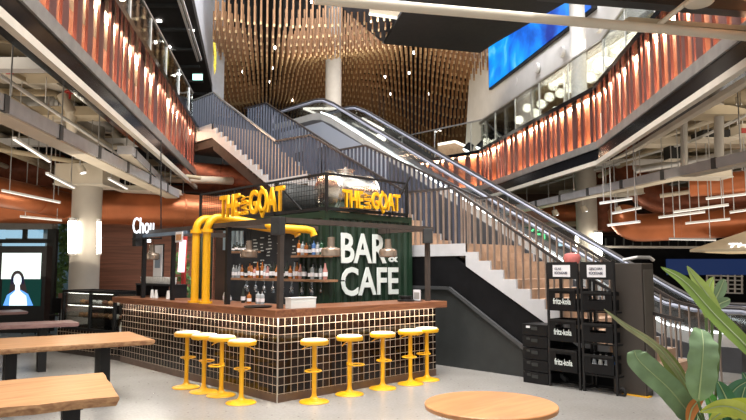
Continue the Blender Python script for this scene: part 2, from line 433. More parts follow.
# floor slabs of the upper level (undersides are the ceilings of the ground floor)
li=[inv(p) for p in LEFTL];ri=[inv(p) for p in RIGHTL]
mb=MB();mb.prism(wpoly([(li[0][0]-.3,li[0][1]),(li[1][0]-.3,li[1][1]),(li[1][0]-.3,li[1][1]+.3),(-18,li[1][1]+9),(-18,li[0][1])],4.85),(0,0,.45));struct('ceiling_left',mb,'soffit')
mb=MB();mb.prism(wpoly([(ri[0][0]+.4,ri[0][1]),(20,ri[0][1]),(20,34),(ri[3][0],34),(ri[3][0],ri[3][1]+.4),(ri[2][0]+.3,ri[2][1]+.4),(ri[1][0]+.4,ri[1][1])],4.85),(0,0,.45));struct('ceiling_right',mb,'cream')
mb=MB();wbox(mb,-18,ri[3][0],26.2,34,4.85,5.3);struct('ceiling_back',mb,'soffit')
# ground-floor back walls
mb=MB();wbox(mb,-20,22,28,28.3,0,4.85);struct('wall_back',mb,mat('brown_back_wall',(.10,.055,.035),.7,var=.4,scale=.6))
mb=MB();wbox(mb,-20.3,-20,-2,46,0,16);struct('wall_left',mb,'charcoal')
mb=MB();wbox(mb,20,20.3,-2,46,0,16);struct('wall_right',mb,'charcoal')
# upper back wall and roof
mb=MB();wbox(mb,-20,22,46,46.3,4.8,17);struct('wall_upper_back',mb,mat('dark_upper_wall',(.020,.018,.022),.8))
mb=MB();wbox(mb,-14,14,17,46,14.2,14.5);struct('ceiling_atrium',mb,'ceilblack')
# black ceiling of the upper left gallery, and its white fascia end
mb=MB();mb.prism(wpoly([(-2.75,6),(-6.35,25),(-18,25),(-18,6)],8.3),(0,0,.3));struct('ceiling_upper_left',mb,'ceilblack')
for i in range(11):
    d=7.5+i*1.65;t=(d-6)*.19
    a=W(-2.95-t,d,8.25);b=W(-15,d,8.25)
    tag(MB().bar(a,b,.10,.08).build('ceiling_batten',M['charcoal']),'dark metal batten running across the black ceiling of the upper left gallery','batten','ceiling battens',kind='structure')
mb=MB();q0=at(185,-30,D=14);q1=at(211.5,92,D=24);q2=at(223.5,107,D=24.6)
for r0,r1 in ((q0,q1),(q1,q2)): mb.prism([r0,r1,Vector((r1.x,r1.y,16)),Vector((r0.x,r0.y,16))],W(-.12,0,0)-W(0,0,0))
struct('wall_upper_left_fascia',mb,'bluewhite')
# wall beyond the upper left gallery
mb=MB();wbox(mb,-18,-4.2,29,29.3,5.3,8.5);struct('wall_gallery_left',mb,'charcoal')

# ---- right white wall with the screen, runs parallel to the middle stretch of the balcony
def WL(d): return 9.37-.176*d          # camera-right position of the wall at depth d
def wallq(d0,d1,z0,z1,t=.3,o=0):
    return MB().prism([W(WL(d0)+o,d0,z0),W(WL(d1)+o,d1,z0),W(WL(d1)+o,d1,z1),W(WL(d0)+o,d0,z1)],W(t,.05,0)-W(0,0,0))
struct('wall_upper_right',wallq(8,27,7.85,14.2),'white')
struct('wall_upper_right_end',MB().prism([W(WL(27),27,5.3),W(WL(29.5),29.5,5.3),W(WL(28.4),28.4,10.2),W(WL(27),27,14.2)],W(.3,.05,0)-W(0,0,0)),'white')
struct('wall_lounge_back',wallq(8,29,5.3,7.9,.3,3.2),mat('lounge_wall',(.50,.40,.28),.7,var=.25,scale=.8))
mb=MB();mb.prism(wpoly([(WL(8)+.1,8),(WL(27)+.1,27),(WL(27)+4,27),(WL(8)+4,8)],7.86),(0,0,.1));struct('ceiling_lounge',mb,'cream')
# screen
s=wallq(17.4,25.6,8.85,10.85,-.12).build('video_screen',M['black']);tag(s,'large blue video screen high on the white wall','screen')
def skym():
    m,nt,b=nodes('screen_picture')
    tc=nt.nodes.new('ShaderNodeTexCoord');n=nt.nodes.new('ShaderNodeTexNoise');n.inputs['Scale'].default_value=.55;n.inputs['Detail'].default_value=7;n.inputs['Distortion'].default_value=.5
    nt.links.new(tc.outputs['Object'],n.inputs['Vector'])
    cr=nt.nodes.new('ShaderNodeValToRGB');e=cr.color_ramp.elements
    e[0].position=.34;e[0].color=(0,.03,.30,1);e[1].position=.72;e[1].color=(.25,.75,.90,1)
    k=e.new(.47);k.color=(0,.14,.70,1);k=e.new(.58);k.color=(0,.32,.90,1)
    nt.links.new(n.outputs['Fac'],cr.inputs['Fac']);nt.links.new(cr.outputs['Color'],b.inputs['Emission Color'])
    b.inputs['Emission Strength'].default_value=1.0;b.inputs['Base Color'].default_value=(0,0,0,1);return m
wallq(17.5,25.5,8.92,10.78,-.02,-.125).build('display',skym(),s)
# window band with mullions under the wall, and round wall fittings
g=wallq(8,27,5.4,7.85,.02).build('window_1',M['glass'],kind='structure')
for d in (12,14.6,17,19.4,21.8,24.2,26.4):
    MB().bar(W(WL(d)-.02,d,5.4),W(WL(d)-.02,d,7.85),.05,.08).build('window_frame',M['steel'],g)
wallq(8,27,7.72,7.84,-.05).build('window_frame',M['steel'],g)
for i,(u,v) in enumerate(((501,94),(518,82),(538,68),(563,52),(600,27))):
    d=(25.2,23.2,21.2,19.3,16.9)[i]
    c=at(u,v,D=d);mb=MB();mb.cyl(c,c-(W(.1,.02,0)-W(0,0,0)),.17,16)
    tag(mb.build('wall_light',M['white']),'round white wall fitting below the blue screen, %s from the left'%ORD[i],'wall light','round wall fittings')
    
# globe lamps behind the windows
gl=[(519,120),(535,113),(541,104),(549,97),(556,111),(560,78),(560,93),(569,88),(575,72),(581,97),(590,78),(598,65),(603,58),(608,72),(616,48),(620,62),(627,40),(527,108),(553,86),(566,68)]
for i,(u,v) in enumerate(gl):
    D=17+ (640-u)/18.
    c=at(u,v,D=D*.98)
    t=thing('globe_lamp',(c.x,c.y,c.z),'white glowing globe pendant in the upper lounge windows, %s in the cluster'%ORD[i],'lamp','globe lamps behind the upper windows')
    MB().lathe([(.16*math.sin(a*PI/8),-.16*math.cos(a*PI/8)) for a in range(1,8)],c,12).build('globe',M['globe'],t,smooth=True)
    MB().cyl(c+Vector((0,0,.15)),Vector((c.x,c.y,7.9)),.008,5).build('cord',M['black'],t)
# round pale column in front of the window band, and the central white column
def column(u,D,w,z0,z1,m,name,label):
    c=at(u,150,D=D);return tag(MB().cyl((c.x,c.y,z0),(c.x,c.y,z1),w/2,28).build(name,M[m],smooth=True),label,'column',kind='structure')
column(581,16.5,.40,5.36,14,'whitecol','column','slim pale column in front of the upper windows')
column(333,26,.66,5.3,14,'whitecol','column','white round column rising through the hanging wooden rods')
# black ceiling panel and slate board above the stairs
mb=MB();Z=9.2
mb.prism([at(384,44,Z=Z),at(404,8,Z=Z),at(420,-40,Z=Z),at(640,-40,Z=Z),at(497,42,Z=Z),at(480,53,Z=Z)],(0,0,.12));struct('ceiling_panel',mb,'ceilblack')
mb=MB();mb.prism([at(340,6,Z=9.5),at(384,44,Z=9.5),at(404,8,Z=9.5),at(420,-60,Z=9.5),at(300,-60,Z=9.5)],(0,0,.1));struct('ceiling_slate_panel',mb,mat('slate_panel',(.05,.055,.075),.6,var=.2))

# ---- ground floor columns
def bigcol(u,D,w,ztop,zc,label,capm='concrete'):
    c=at(u,230,D=D)
    t=thing('column',(c.x,c.y,0),label,'column');t['kind']='structure'
    MB().cyl((c.x,c.y,0),(c.x,c.y,ztop),w/2,28).build('shaft',M['concrete'],t,smooth=True)
    return t,c
colA,cA=bigcol(86,13.6,.60,4.85,0,'round beige column left of the bar with lit tubes')
# white service box round its head
q=thing('ceiling_box',(cA.x,cA.y,3.35),'cream boxed duct wrapped around the head of the left column','ceiling box',rz=YAW)
MB().box(-.5,.5,-.45,.45,0,.42).build('casing',M['offwhite'],q,world=False,bevel=.01);MB().box(-.52,.52,-.47,.47,-.03,0).build('lip',M['edge'],q,world=False)
colB,cB=bigcol(587,17.5,.56,4.85,0,'round beige column behind the escalator with lit tubes')
def tube_light(u,v0,v1,D,lab,r=.05):
    a=at(u,v0,D=D);b=at(u,v1,D=D)
    t=thing('tube_light',(b.x,b.y,b.z),lab,'lamp','vertical tube lights on the columns')
    MB().cyl(b,a,r,12).build('tube',M['tube'],t,smooth=True)
    MB().cyl(a,a+Vector((0,0,.06)),r+.01,12).build('cap',M['steel'],t)
    MB().cyl(b-Vector((0,0,.04)),b,r+.01,12).build('cap',M['steel'],t)
    lg=(W(0,.16,0)-W(0,0,0))
    MB().bar((a+b)/2,(a+b)/2+lg,.03,.03).build('bracket',M['steel'],t)
tube_light(72.5,221,253,13.2,'wide glowing tube light on the left side of the left column',.085)
tube_light(99,222,253,13.2,'thin glowing tube light on the right side of the left column',.045)
tube_light(577,234,259,17.0,'glowing tube light on the left side of the column behind the escalator',.045)
tube_light(598,233,256,17.0,'glowing tube light on the right side of the column behind the escalator',.10)

# ---- left entrance: frames, glass, outside
def fbox(mb,u0,u1,v0,v1,D,t=.1):
    """upright box facing the camera direction, given by its corners in the picture at depth D"""
    a=at(u0,v1,D=D);b=at(u1,v1,D=D);z1=at(u0,v0,D=D).z;z0=a.z
    xa=inv(a)[0];xb=inv(b)[0]
    return wbox(mb,xa,xb,D,D+t,z0,z1)
D=16
tag(fbox(MB(),-60,69,205,330,24,.3).build('wall_outside',M['oblue']),kind='structure')
fr=fbox(MB(),-120,52,217,229,D,.3).build('window_2',M['grey'],kind='structure')
for u0,u1,v0,v1 in ((43,52,229,331),(-60,52,239,243),(22,25,229,240),(-60,44,246,249)):
    fbox(MB(),u0,u1,v0,v1,D,.12).build('window_frame',M['charcoal'],fr)
fbox(MB(),-110,43,229,331,D+.04,.02).build('window_glass',M['glass'],fr)
outm=glow('daylit_street',(.35,.62,.85),.75)
# daylit facade pieces outside
for i,(u0,u1,v0,v1,m) in enumerate(((-40,2,229,239,'a'),(5,20,230,238,'a'),(27,40,229,238,'a'),(2,42,243,246,'a'))):
    tag(fbox(MB(),u0,u1,v0,v1,21,.2).build('street_window',outm),'pale blue daylit street window seen above the entrance door, %s from left'%ORD[i],'window','daylit street windows')
# totem with a moving picture of a woman
D=14.2
tv=thing('display_totem',tuple(W(inv(at(20,330,D=D))[0],D,0)),'tall black display totem showing a woman wearing headphones','screen')
fbox(MB(),-6,43,246,333,D,.25).build('housing',M['black'],tv)
fbox(MB(),1,40,253,279,D-.02,.015).build('display',glow('screen_white',(.86,1,.93),1.15),tv)
fbox(MB(),1,40,279,306,D-.02,.015).build('display',glow('screen_green',(.002,.03,.024),1),tv)
def disc(mb,u,v,ru,rv,D,n=20):
    pts=[at(u+ru*math.cos(2*PI*i/n),v+rv*math.sin(2*PI*i/n),D=D) for i in range(n)]
    return mb.prism(pts,W(0,.004,0)-W(0,0,0))
def upoly(mb,pts,D): return mb.prism([at(u,v,D=D) for u,v in pts],W(0,.004,0)-W(0,0,0))
hair=MB();disc(hair,17.5,279,6.5,8.5,D-.03);upoly(hair,[(11,279),(24,279),(27,292),(29,304),(6,304),(9,292)],D-.03)
hair.build('pictured_hair',glow('screen_hair',(.03,.02,.02),1),tv)
sh=MB();upoly(sh,[(15,290),(21,290),(28,294),(33,305.5),(3,305.5),(7,295)],D-.036);sh.build('pictured_jacket',glow('screen_jacket',(.12,.35,.95),1.1),tv)
fc=MB();disc(fc,17.5,280,4,6.2,D-.042);upoly(fc,[(15.5,285),(19.5,285),(20,291),(26,296),(27,305.5),(9,305.5),(10,296),(15,291)],D-.042);fc.build('pictured_face_and_top',glow('screen_face',(.85,.97,1),1.2),tv)
hp=MB();upoly(hp,[(11,277),(13.5,277),(13.5,284),(11,284)],D-.048);upoly(hp,[(21.5,277),(24,277),(24,284),(21.5,284)],D-.048);hp.build('pictured_headphones',glow('screen_headphones',(.01,.01,.03),1),tv)
# wood panelled wall between entrance and bar
mb=MB();fbox(mb,94,212,200,331,16.4,.2);struct('wall_wood_left',mb,'panel')
# greenery outside between glass door and column
rnd=random.Random(11)
for k,(u,v,r) in enumerate(((60,275,7),(66,255,8),(58,300,8),(64,236,7),(182,265,8),(186,290,8))):
    D=17.2 if k<4 else 15.5
    mb=MB()
    for i in range(150 if k<4 else 110):
        a=rnd.uniform(0,2*PI);rr=r*math.sqrt(rnd.random());c=at(u+rr*math.cos(a)*.8,v+rr*math.sin(a)*2.0,D=D+rnd.uniform(-.3,.3))
        s=.09;e1=Vector((rnd.uniform(-1,1),rnd.uniform(-1,1),rnd.uniform(-1,1))).normalized()*s;e2=Vector((rnd.uniform(-1,1),rnd.uniform(-1,1),rnd.uniform(-1,1))).normalized()*s*.5
        mb.add([c-e1,c+e2,c+e1,c-e2],[(0,1,2,3)])
    tag(mb.build('leafy_shrub',M['foliage']),('green shrub %s'%('low beside the entrance glass','beside the left column at mid height','at the floor beside the entrance glass','highest beside the left column')[k]) if k<4 else 'green leafy plant behind the yellow pipes, %s'%('upper','lower')[k-4],'plant')
# =================================================== the bar
AX=(1,0,0);AY=(0,1,0);AZ=(0,0,1)
bar=thing('bar_counter',(0,0,0),'L-shaped bar counter clad in dark square tiles under a walnut top','bar counter')
BX,BY=2.86,4.67
# tiled skins (body behind them)
MB().box(.012,.55,.56,BY-.01,.0,1.005).build('body',M['black'],bar);MB().box(.012,BX-.01,.012,.56,0,1.005).build('body',M['black'],bar)
MB().box(0,.012,0,BY,.09,1.008).build('tile_front',tilem('bar_tiles_left',1),bar)
MB().box(.0125,BX,0,.012,.09,1.008).build('tile_front',tilem('bar_tiles_right',0),bar)
MB().box(BX-.01,BX,.012,.56,.09,1.008).build('tile_front',tilem('bar_tiles_end',1),bar)
MB().box(-.004,.02,-.004,BY,0,.09).box(.021,BX+.004,-.004,.02,0,.09).build('kick_board',mat('bronze_kick',(.11,.065,.045),.4,var=.2),bar)
MB().box(-.012,.0,-.012,.0,0,1.005).build('corner_strip',M['steel'],bar)
OV=.13
wl=MB().box(-OV,.62,-OV,BY+.12,1.012,1.105);wl.build('counter_top',M['wood'],bar,bevel=.006)
MB().box(.6205,BX+.12,-OV,.62,1.012,1.105).build('counter_top',M['woodx'],bar,bevel=.006)
led=MB().box(-.075,-.045,-.06,BY,1.0100,1.0118);led.build('led_strip',M['ledb'],bar)
MB().box(-.055,BX,-.075,-.045,1.0100,1.0118).build('led_strip',M['ledb'],bar)
# lower tiled plinth with glass display case
E0=Vector((0,BY+.02,0));E1=at(56,352,Z=0);dd=(E1-E0).normalized();nn=Vector((dd.y,-dd.x,0))   # nn points away from the room
if nn.x<0: nn=-nn
L=(E1-E0).length
rz=math.atan2(dd.y,dd.x)
case=thing('display_case',(E0.x,E0.y,0),'glass cake display case in black frame on a low tiled plinth, left end of bar','display case',rz=rz-PI/2)
# local: y along the case, +x to the inside
sx=1
def cb(*a): return MB().box(*a)
cb(0.01,.75,0,L,.08,.45).build('plinth',tilem('plinth_tiles',1),case,world=False)
cb(0.03,.75,0,L,0,.08).build('kick_board',M['frame'],case,world=False)
y0,y1,z0,z1,xd=.28,L-.12,.45,1.16,.62
f=MB()
for yy in (y0,y0+.78,y1):
    for xx in (.05,xd): f.box(xx-.025,xx+.025,yy-.025,yy+.025,z0,z1)
for zz in (z0+.02,z1):
    for xx in (.05,xd): f.box(xx-.025,xx+.025,y0,y1,zz-.025,zz+.025)
    for yy in (y0,y0+.78,y1): f.box(.05,xd,yy-.025,yy+.025,zz-.025,zz+.025)
f.build('case_frame',M['black'],case,world=False)
cb(.045,.052,y0,y1,z0,z1).build('glass_front',M['glass'],case,world=False)
cb(.05,xd,y0+.0,y0+.008,z0,z1).build('glass_side',M['glass'],case,world=False)
for zz in (.68,.92): cb(.09,xd,y0+.03,y1-.03,zz,zz+.012).build('glass_shelf',M['glassd'],case,world=False)
cb(xd-.01,xd,y0,y1,z0,z1).build('case_back',M['frame'],case,world=False)
for zz in (.90,1.13): cb(.10,.12,y0+.05,y1-.05,zz-.01,zz).build('case_light',M['led'],case,world=False)
cm=Matrix.Translation(case.location)@Matrix.Rotation(rz-PI/2,4,'Z')
rnd=random.Random(4);k=0
for zz,n in ((.692,9),(.932,8)):
    for i in range(n):
        yy=y0+.12+i*(y1-y0-.2)/n;c=cm@Vector((.28,yy,zz))
        col=rnd.choice(('oak','wood','cup','shelf'))
        mb=MB().lathe([(.02,0),(.055,.005),(.062,.03),(.05,.055),(.02,.07)],c,12)
        tag(mb.build('pastry',M[col],smooth=True),'%s pastry on the %s glass shelf, %s from the bar end'%({'oak':'golden','wood':'dark brown','cup':'white iced','shelf':'brown'}[col],'upper' if zz>.9 else 'lower',ORD[i]),'pastry','pastries in the display case')
# bottles on the tiled plinth beside the bar end
c0=case.location
def bottle_mb(h,r,kind='wine'):
    if kind=='wine': pr=[(.001,0),(r,.003),(r,h*.58),(r*.85,h*.66),(r*.36,h*.76),(r*.34,h*.97),(.001,h)]
    elif kind=='square': pr=[(.001,0),(r,.003),(r,h*.66),(r*.8,h*.72),(r*.3,h*.76),(r*.32,h*.98),(.001,h)]
    else: pr=[(.001,0),(r*.8,.003),(r,h*.3),(r*.95,h*.5),(r*.4,h*.74),(r*.38,h*.97),(.001,h)]
    return pr
BC={'clear':mat('clear_bottle',(.38,.41,.43),.08,var=.05,trans=.3),'amber':mat('amber_bottle',(.35,.11,.02),.1,trans=.2),'dark':mat('dark_bottle',(.02,.025,.02),.1),'green':mat('green_bottle',(.02,.07,.035),.1,trans=.2),'red':mat('red_bottle',(.30,.05,.05),.12),'rose':mat('pink_bottle',(.42,.20,.18),.12),'white':mat('milky_bottle',(.50,.50,.46),.3),'blue':mat('blue_bottle',(.06,.16,.40),.1)}
def bottle(p,h,r,kind,colr,label,group,lab='paper',n=12):
    t=thing('bottle',tuple(p),label,'bottle',group)
    pr=bottle_mb(h,r,kind)
    MB().lathe(pr,(0,0,0),n).build('glass_body',BC[colr],t,world=False,smooth=True)
    MB().lathe([(r*1.02,h*.18),(r*1.02,h*.42)],(0,0,0),n).build('paper_label',M[lab],t,world=False)
    MB().cyl((0,0,h*.93),(0,0,h*1.02),r*.42,8).build('stopper',M['black'],t,world=False)
    return t
for i in range(7):
    p=cm@Vector((.07+.07*i,.1,.455))
    bottle(p,.22,.03,'wine',('white','dark','white','amber','white','dark','clear')[i],'small %s bottle on the low tiled ledge, %s from the front'%(('white','dark','white','amber','white','dark','clear')[i],ORD[i]),'small bottles on the ledge beside the display case',n=8)

# overhead frame on the counter
fr=thing('bar_canopy',(.1,.1,1.105),'dark steel frame standing on the bar counter carrying beams overhead','frame')
TZ=2.16
def post(x,y,m='frame',w=.03,z1=TZ): MB().box(x-w,x+w,y-w,y+w,1.106,z1).build('post',M[m],fr)
post(.08,.08);post(2.78,.08);post(.08,1.32,'black');post(.08,at(173,270,X=.08).y,'black',.028);post(.08,4.02,'black',.03)
MB().box(.045,.115,.045,4.1,TZ,TZ+.065).build('beam',M['frame'],fr)
MB().box(.13,2.90,.045,.115,TZ,TZ+.065).build('beam',M['frame'],fr)
MB().box(.03,.13,2.45,4.12,TZ-.05,TZ-.0).build('beam',M['bluegrey'],fr)
MB().box(.126,1.62,1.28,1.36,TZ,TZ+.08).build('beam',M['frame'],fr);MB().box(2.74,2.82,.126,1.12,TZ,TZ+.08).build('beam',M['frame'],fr)
MB().box(.126,1.62,4.02,4.1,TZ,TZ+.08).build('beam',M['frame'],fr)
# speakers on the frame
def speaker(x,y,z,rz,label,s=.07):
    t=thing('speaker',(x,y,z),label,'speaker','black loudspeakers on the bar frame',rz=rz)
    MB().box(-s*.8,s*.8,-s,s,-.11,.11).build('cabinet',M['speaker'],t,world=False,bevel=.008)
    MB().cyl((-s*.8-.004,0,-.03),(-s*.8,0,-.03),.06,16).build('driver',M['charcoal'],t,world=False)
    MB().cyl((-s*.8-.004,0,.08),(-s*.8,0,.08),.025,12).build('tweeter',M['charcoal'],t,world=False)
    MB().box(s*.8,s*.8+.06,-.015,.015,-.02,.02).build('bracket',M['black'],t,world=False)
p=at(278,226,X=-.04);speaker(p.x,p.y,p.z,.3,'black loudspeaker on the frame corner below the yellow sign')
p=at(131,239,X=-.03);speaker(p.x+.0,4.06,p.z-.02,0,'black loudspeaker at the left end of the bar frame')
p=at(427.5,236,Y=.0);speaker(p.x,p.y,p.z,.9,'black loudspeaker at the right end of the bar frame')
# yellow pipes: rise from the counter, bend over, run into the bar
for i,y in enumerate((at(194.5,300,X=-.02).y,at(205.5,300,X=-.02).y)):
    t=thing('yellow_pipe',(.0,y,1.106),'%s of the two fat yellow pipes bending over the bar counter'%('left','right')[i],'pipe','yellow pipes')
    r=.055
    zt=2.32+.0*i
    pts=[Vector((-.02,y,1.12)),Vector((-.02,y,zt-.16))]+[Vector((-.02+.17*(1-math.cos(a)),y-.02*i,zt-.17+.17*math.sin(a))) for a in [k*PI/12 for k in range(1,7)]]
    pts+=[Vector((.35,y-.05,zt-.01)),at(283,228,X=.85),at(306,229.5,X=1.2),at(312,231,X=1.28),at(314,236,X=1.3)] if i else [Vector((.35,y-.02,zt-.01)),at(272,229,X=.95),at(290,230,X=1.2),at(296,232,X=1.28),at(298,236,X=1.3)]
    MB().tube(pts,r,16).build('pipe_run',M['yellow'],t,smooth=True)
    MB().cyl((-.02,y,1.107),(-.02,y,1.135),.095,18).build('floor_flange',M['yellow'],t)
    MB().cyl((-.02,y,2.10),(-.02,y,2.15),.082,18).build('elbow_collar',M['yellow'],t,smooth=True)
# lettering on the beam: THE BABY GOAT
def goat_sign(p,right,w,h,label,depth):
    t=thing('sign_lettering',tuple(p),label,'sign')
    r=Vector(right)
    text('word',"THE",p,right,AZ,w*.33,h*.84,'signyellow',depth,t,bold=.022)
    q=Vector(p)+r*(w*.365)+Vector((0,0,h*.02));text('word',"BABY",q+r*(w*.10),AZ,-r,h*.74,w*.10,'signyellow',depth,t,bold=.01)
    q=Vector(p)+r*(w*.49);text('word',"GOAT",q,right,AZ,w*.51,h*.88,'signyellow',depth,t,bold=.022)
    c=Vector(p)+r*(w*.69)
    nrm=r.cross(Vector(AZ))
    MB().prism([c-r*(.035*w)+Vector((0,0,h*.08)),c+Vector((0,0,-h*.16)),c+r*(.035*w)+Vector((0,0,h*.08))],nrm*depth).build('beard',M['signyellow'],t)
    MB().prism([c-r*(.02*w)+Vector((0,0,h*.98)),c-r*(.02*w)+Vector((0,0,h*.84)),c+r*(.02*w)+Vector((0,0,h*.84))],nrm*depth).build('horn',M['signyellow'],t)
    return t
goat_sign(at(221,218,X=.04),(0,-1,0),1.52,.36,'large yellow THE BABY GOAT lettering standing on the frame above the left counter',.03)
goat_sign(at(342,207,Y=1.08),(1,0,0),1.26,.33,'smaller yellow THE BABY GOAT lettering on the roof fence before the steel tank',.04)

# ---- green container behind the bar
CXa,CXb,CYa,CYb,CH=1.65,3.58,1.15,5.2,2.47
ct=thing('shipping_container',(CXa,CYa,0),'dark green corrugated container with white BAR & CAFE lettering','container')
def corr_x(y,x0,x1,z0,z1,dirn=-1):
    mb=MB();row=[];x=x0;p=.11
    while x<x1:
        for dx,dy in ((0,0),(.035,.03),(.075,.03),(.11,0)):
            if x+dx<=x1: row.append((x+dx,y+dy))
        x+=p+.04
    row.append((x1,y))
    n=len(row);mb.add([(a,b,z0) for a,b in row]+[(a,b,z1) for a,b in row],[(i,i+1,n+i+1,n+i) for i in range(n-1)]);return mb
def corr_y(x,y0,y1,z0,z1):
    mb=MB();row=[];y=y0
    while y<y1:
        for dy,dx in ((0,0),(.035,.03),(.075,.03),(.11,0)):
            if y+dy<=y1: row.append((x+dx,y+dy))
        y+=.15
    row.append((x,y1))
    n=len(row);mb.add([(a,b,z0) for a,b in row]+[(a,b,z1) for a,b in row],[(i,i+1,n+i+1,n+i) for i in range(n-1)]);return mb
corr_x(CYa+.02,CXa+.05,CXb-.05,.12,CH-.1).build('end_panel',M['container'],ct)
corr_y(CXa+.02,CYa+.05,CYa+.62,.12,CH-.1).build('side_panel',M['container'],ct)
corr_y(CXa+.02,CYb-.6,CYb-.05,.12,CH-.1).build('side_panel',M['container'],ct)
f=MB()
for x in (CXa,CXb-.08):
    for y in (CYa,CYb-.08): f.box(x,x+.08,y,y+.08,0,CH)
for z in (0,CH-.1):
    f.box(CXa+.081,CXb-.081,CYa,CYa+.06,z,z+.1);f.box(CXa+.081,CXb-.081,CYb-.06,CYb,z,z+.1)
    f.box(CXa,CXa+.06,CYa+.081,CYb-.081,z,z+.1);f.box(CXb-.06,CXb,CYa+.081,CYb-.081,z,z+.1)
f.build('corner_frame',M['container'],ct)
MB().box(CXa+.06,CXb-.06,CYa+.06,CYb-.06,CH-.06,CH-.02).build('roof',M['container'],ct)
MB().box(CXb-.05,CXb-.03,CYa+.06,CYb-.06,.1,CH-.1).build('rear_panel',M['container'],ct)
MB().box(CXa+.30,CXa+.33,CYa+.62,CYb-.6,.1,CH-.1).build('chalk_menu_board',M['chalk'],ct)
MB().box(CXa-.02,CXa+.3,CYa+.60,CYa+.64,.1,CH-.1).build('hatch_jamb',M['container'],ct)
# lettering BAR & CAFE
def at_s(u,v): return at(u,v,Y=CYa+.0)
p0=at_s(340.5,263);p1=at_s(340.5,232.5);q1=at_s(386,263)
text('lettering','BAR',(p0.x,CYa-.004,p0.z),AX,AZ,q1.x-p0.x,p1.z-p0.z,'letter',.012,ct,bold=.02)
p0=at_s(388,262);p1=at_s(388,252.5);q1=at_s(397.5,262)
text('lettering','&',(p0.x,CYa-.004,p0.z),AX,AZ,q1.x-p0.x,p1.z-p0.z,'letter',.012,ct,bold=.02)
p0=at_s(340.5,296.5);p1=at_s(340.5,267);q1=at_s(398,296.5)
text('lettering','CAFE',(p0.x,CYa-.004,p0.z),AX,AZ,q1.x-p0.x,p1.z-p0.z,'letter',.012,ct,bold=.02)
# menu writing in chalk (unreadable strokes of a menu: short dashes in columns)
rnd=random.Random(21);mk=MB()
for (u0,u1,vt,n) in ((253,258,240,11),(260,265,238,12),(268,272,236,10),(277,283,234,12),(292,296,240,6),(299,303,242,12),(266,271,246,9)):
    for i in range(n):
        v=vt+i*3.2
        if v>272:break
        a=at(u0+rnd.uniform(0,1),v,X=CXa+.298);b=at(u1-rnd.uniform(0,2.5),v,X=CXa+.298)
        if rnd.random()<.8: mk.box(CXa+.293,CXa+.299,b.y,a.y,a.z-.008,a.z+.010)
mk.build('lettering',M['letter'],ct)
# bluish louvre window high at the left of the hatch
for i in range(5):
    a=at(224+i*4.2,231,X=CXa+.29);b=at(226.6+i*4.2,250,X=CXa+.29)
    MB().box(CXa+.27,CXa+.295,b.y,a.y,b.z,a.z).build('louvre_blade',mat('louvre_blue_%d'%i,(.50,.66,.78),.4),ct)
# roof fence
fz0,fz1=CH,3.05
fn=thing('roof_fence',(CXa,CYa,CH),'black mesh fence around the container roof','fence')
def meshgrid(p,q,z0,z1,step=.07):
    mb=MB();p=Vector(p);q=Vector(q);L=(q-p).length;d=(q-p)/L;n=int(L/step)
    for i in range(1,n):
        c=p+d*(i*L/n);mb.box(c.x-.003,c.x+.003,c.y-.003,c.y+.003,z0,z1)
    k=int((z1-z0)/step)
    for i in range(1,k):
        z=z0+i*(z1-z0)/k;mb.bar((p.x,p.y,z),(q.x,q.y,z),.006,.006)
    return mb
for a,b in (((CXa+.02,CYa+.0),(CXa+.02,5.1)),((CXa+.02,CYa+.0),(3.45,CYa+.0))):
    if a[0]==b[0]: meshgrid((a[0],a[1],0),(b[0],b[1],0),fz0+.05,fz1).build('wire_mesh',M['black'],fn)
    MB().bar((a[0],a[1],fz1),(b[0],b[1],fz1),.035,.035).build('top_rail',M['black'],fn)
    MB().bar((a[0],a[1],fz0+.04),(b[0],b[1],fz0+.04),.04,.05).build('bottom_rail',M['black'],fn)
for x,y in ((CXa+.02,CYa),(CXa+.02,2.5),(CXa+.02,3.8),(CXa+.02,5.1),(3.45,CYa)):
    MB().box(x-.02,x+.02,y-.02,y+.02,fz0,fz1).build('fence_post',M['black'],fn)
MB().bar((CXa+.0,2.45,fz1-.02),(CXa+.0,1.75,fz0+.05),.025,.025).build('brace',M['black'],fn)
MB().bar((3.0,CYa-.03,fz0-.02),(3.50,CYa-.03,fz1+.12),.025,.025).build('brace',M['black'],fn)
# silver tank on the roof
tk=thing('steel_tank',(2.3,1.75,CH),'polished steel tank lying on the container roof behind the small sign','tank')
zc=2.845;R_=.36;x0=2.20;x1=3.08;yc=1.78
MB().lathe([(.02,x0-.10),(.15,x0-.095),(.26,x0-.06),(.335,x0-.03),(R_,x0+.02),(R_,x1-.02),(.335,x1+.03),(.26,x1+.06),(.02,x1+.10)],(0,yc,zc),40,'X').build('vessel',M['chrome'],tk,smooth=True)
MB().ring((x0+.02,yc,zc),R_,.018,40,6,'X').build('rim_band',M['chrome'],tk,smooth=True)
MB().ring((x1-.02,yc,zc),R_,.018,40,6,'X').build('rim_band',M['chrome'],tk,smooth=True)
hatch=MB().lathe([(.10,0),(.13,.02),(.13,.06),(.16,.065),(.16,.085),(.03,.11),(.03,.14)],(2.60,yc,zc+R_-.02),20).build('hatch',M['chrome'],tk,smooth=True)
for x in (2.36,2.98):
    MB().box(x-.10,x+.10,yc-.26,yc+.26,CH-.02,CH+.2).build('cradle',M['shelf'],tk)
# dark rounded vessel further back on the roof
v=thing('dark_tank',(2.4,3.0,CH),'dark rounded tank behind the mesh fence on the container roof','tank')
MB().lathe([(.02,-.5),(.2,-.48),(.28,-.40),(.3,-.3),(.3,.3),(.28,.40),(.2,.48),(.02,.5)],(2.35,2.75,CH+.32),28,'X').build('vessel',M['charcoal'],v,smooth=True)
MB().box(2.0,2.1,2.55,2.95,CH-.02,CH+.1).build('cradle',M['black'],v);MB().box(2.6,2.7,2.55,2.95,CH-.02,CH+.1).build('cradle',M['black'],v)

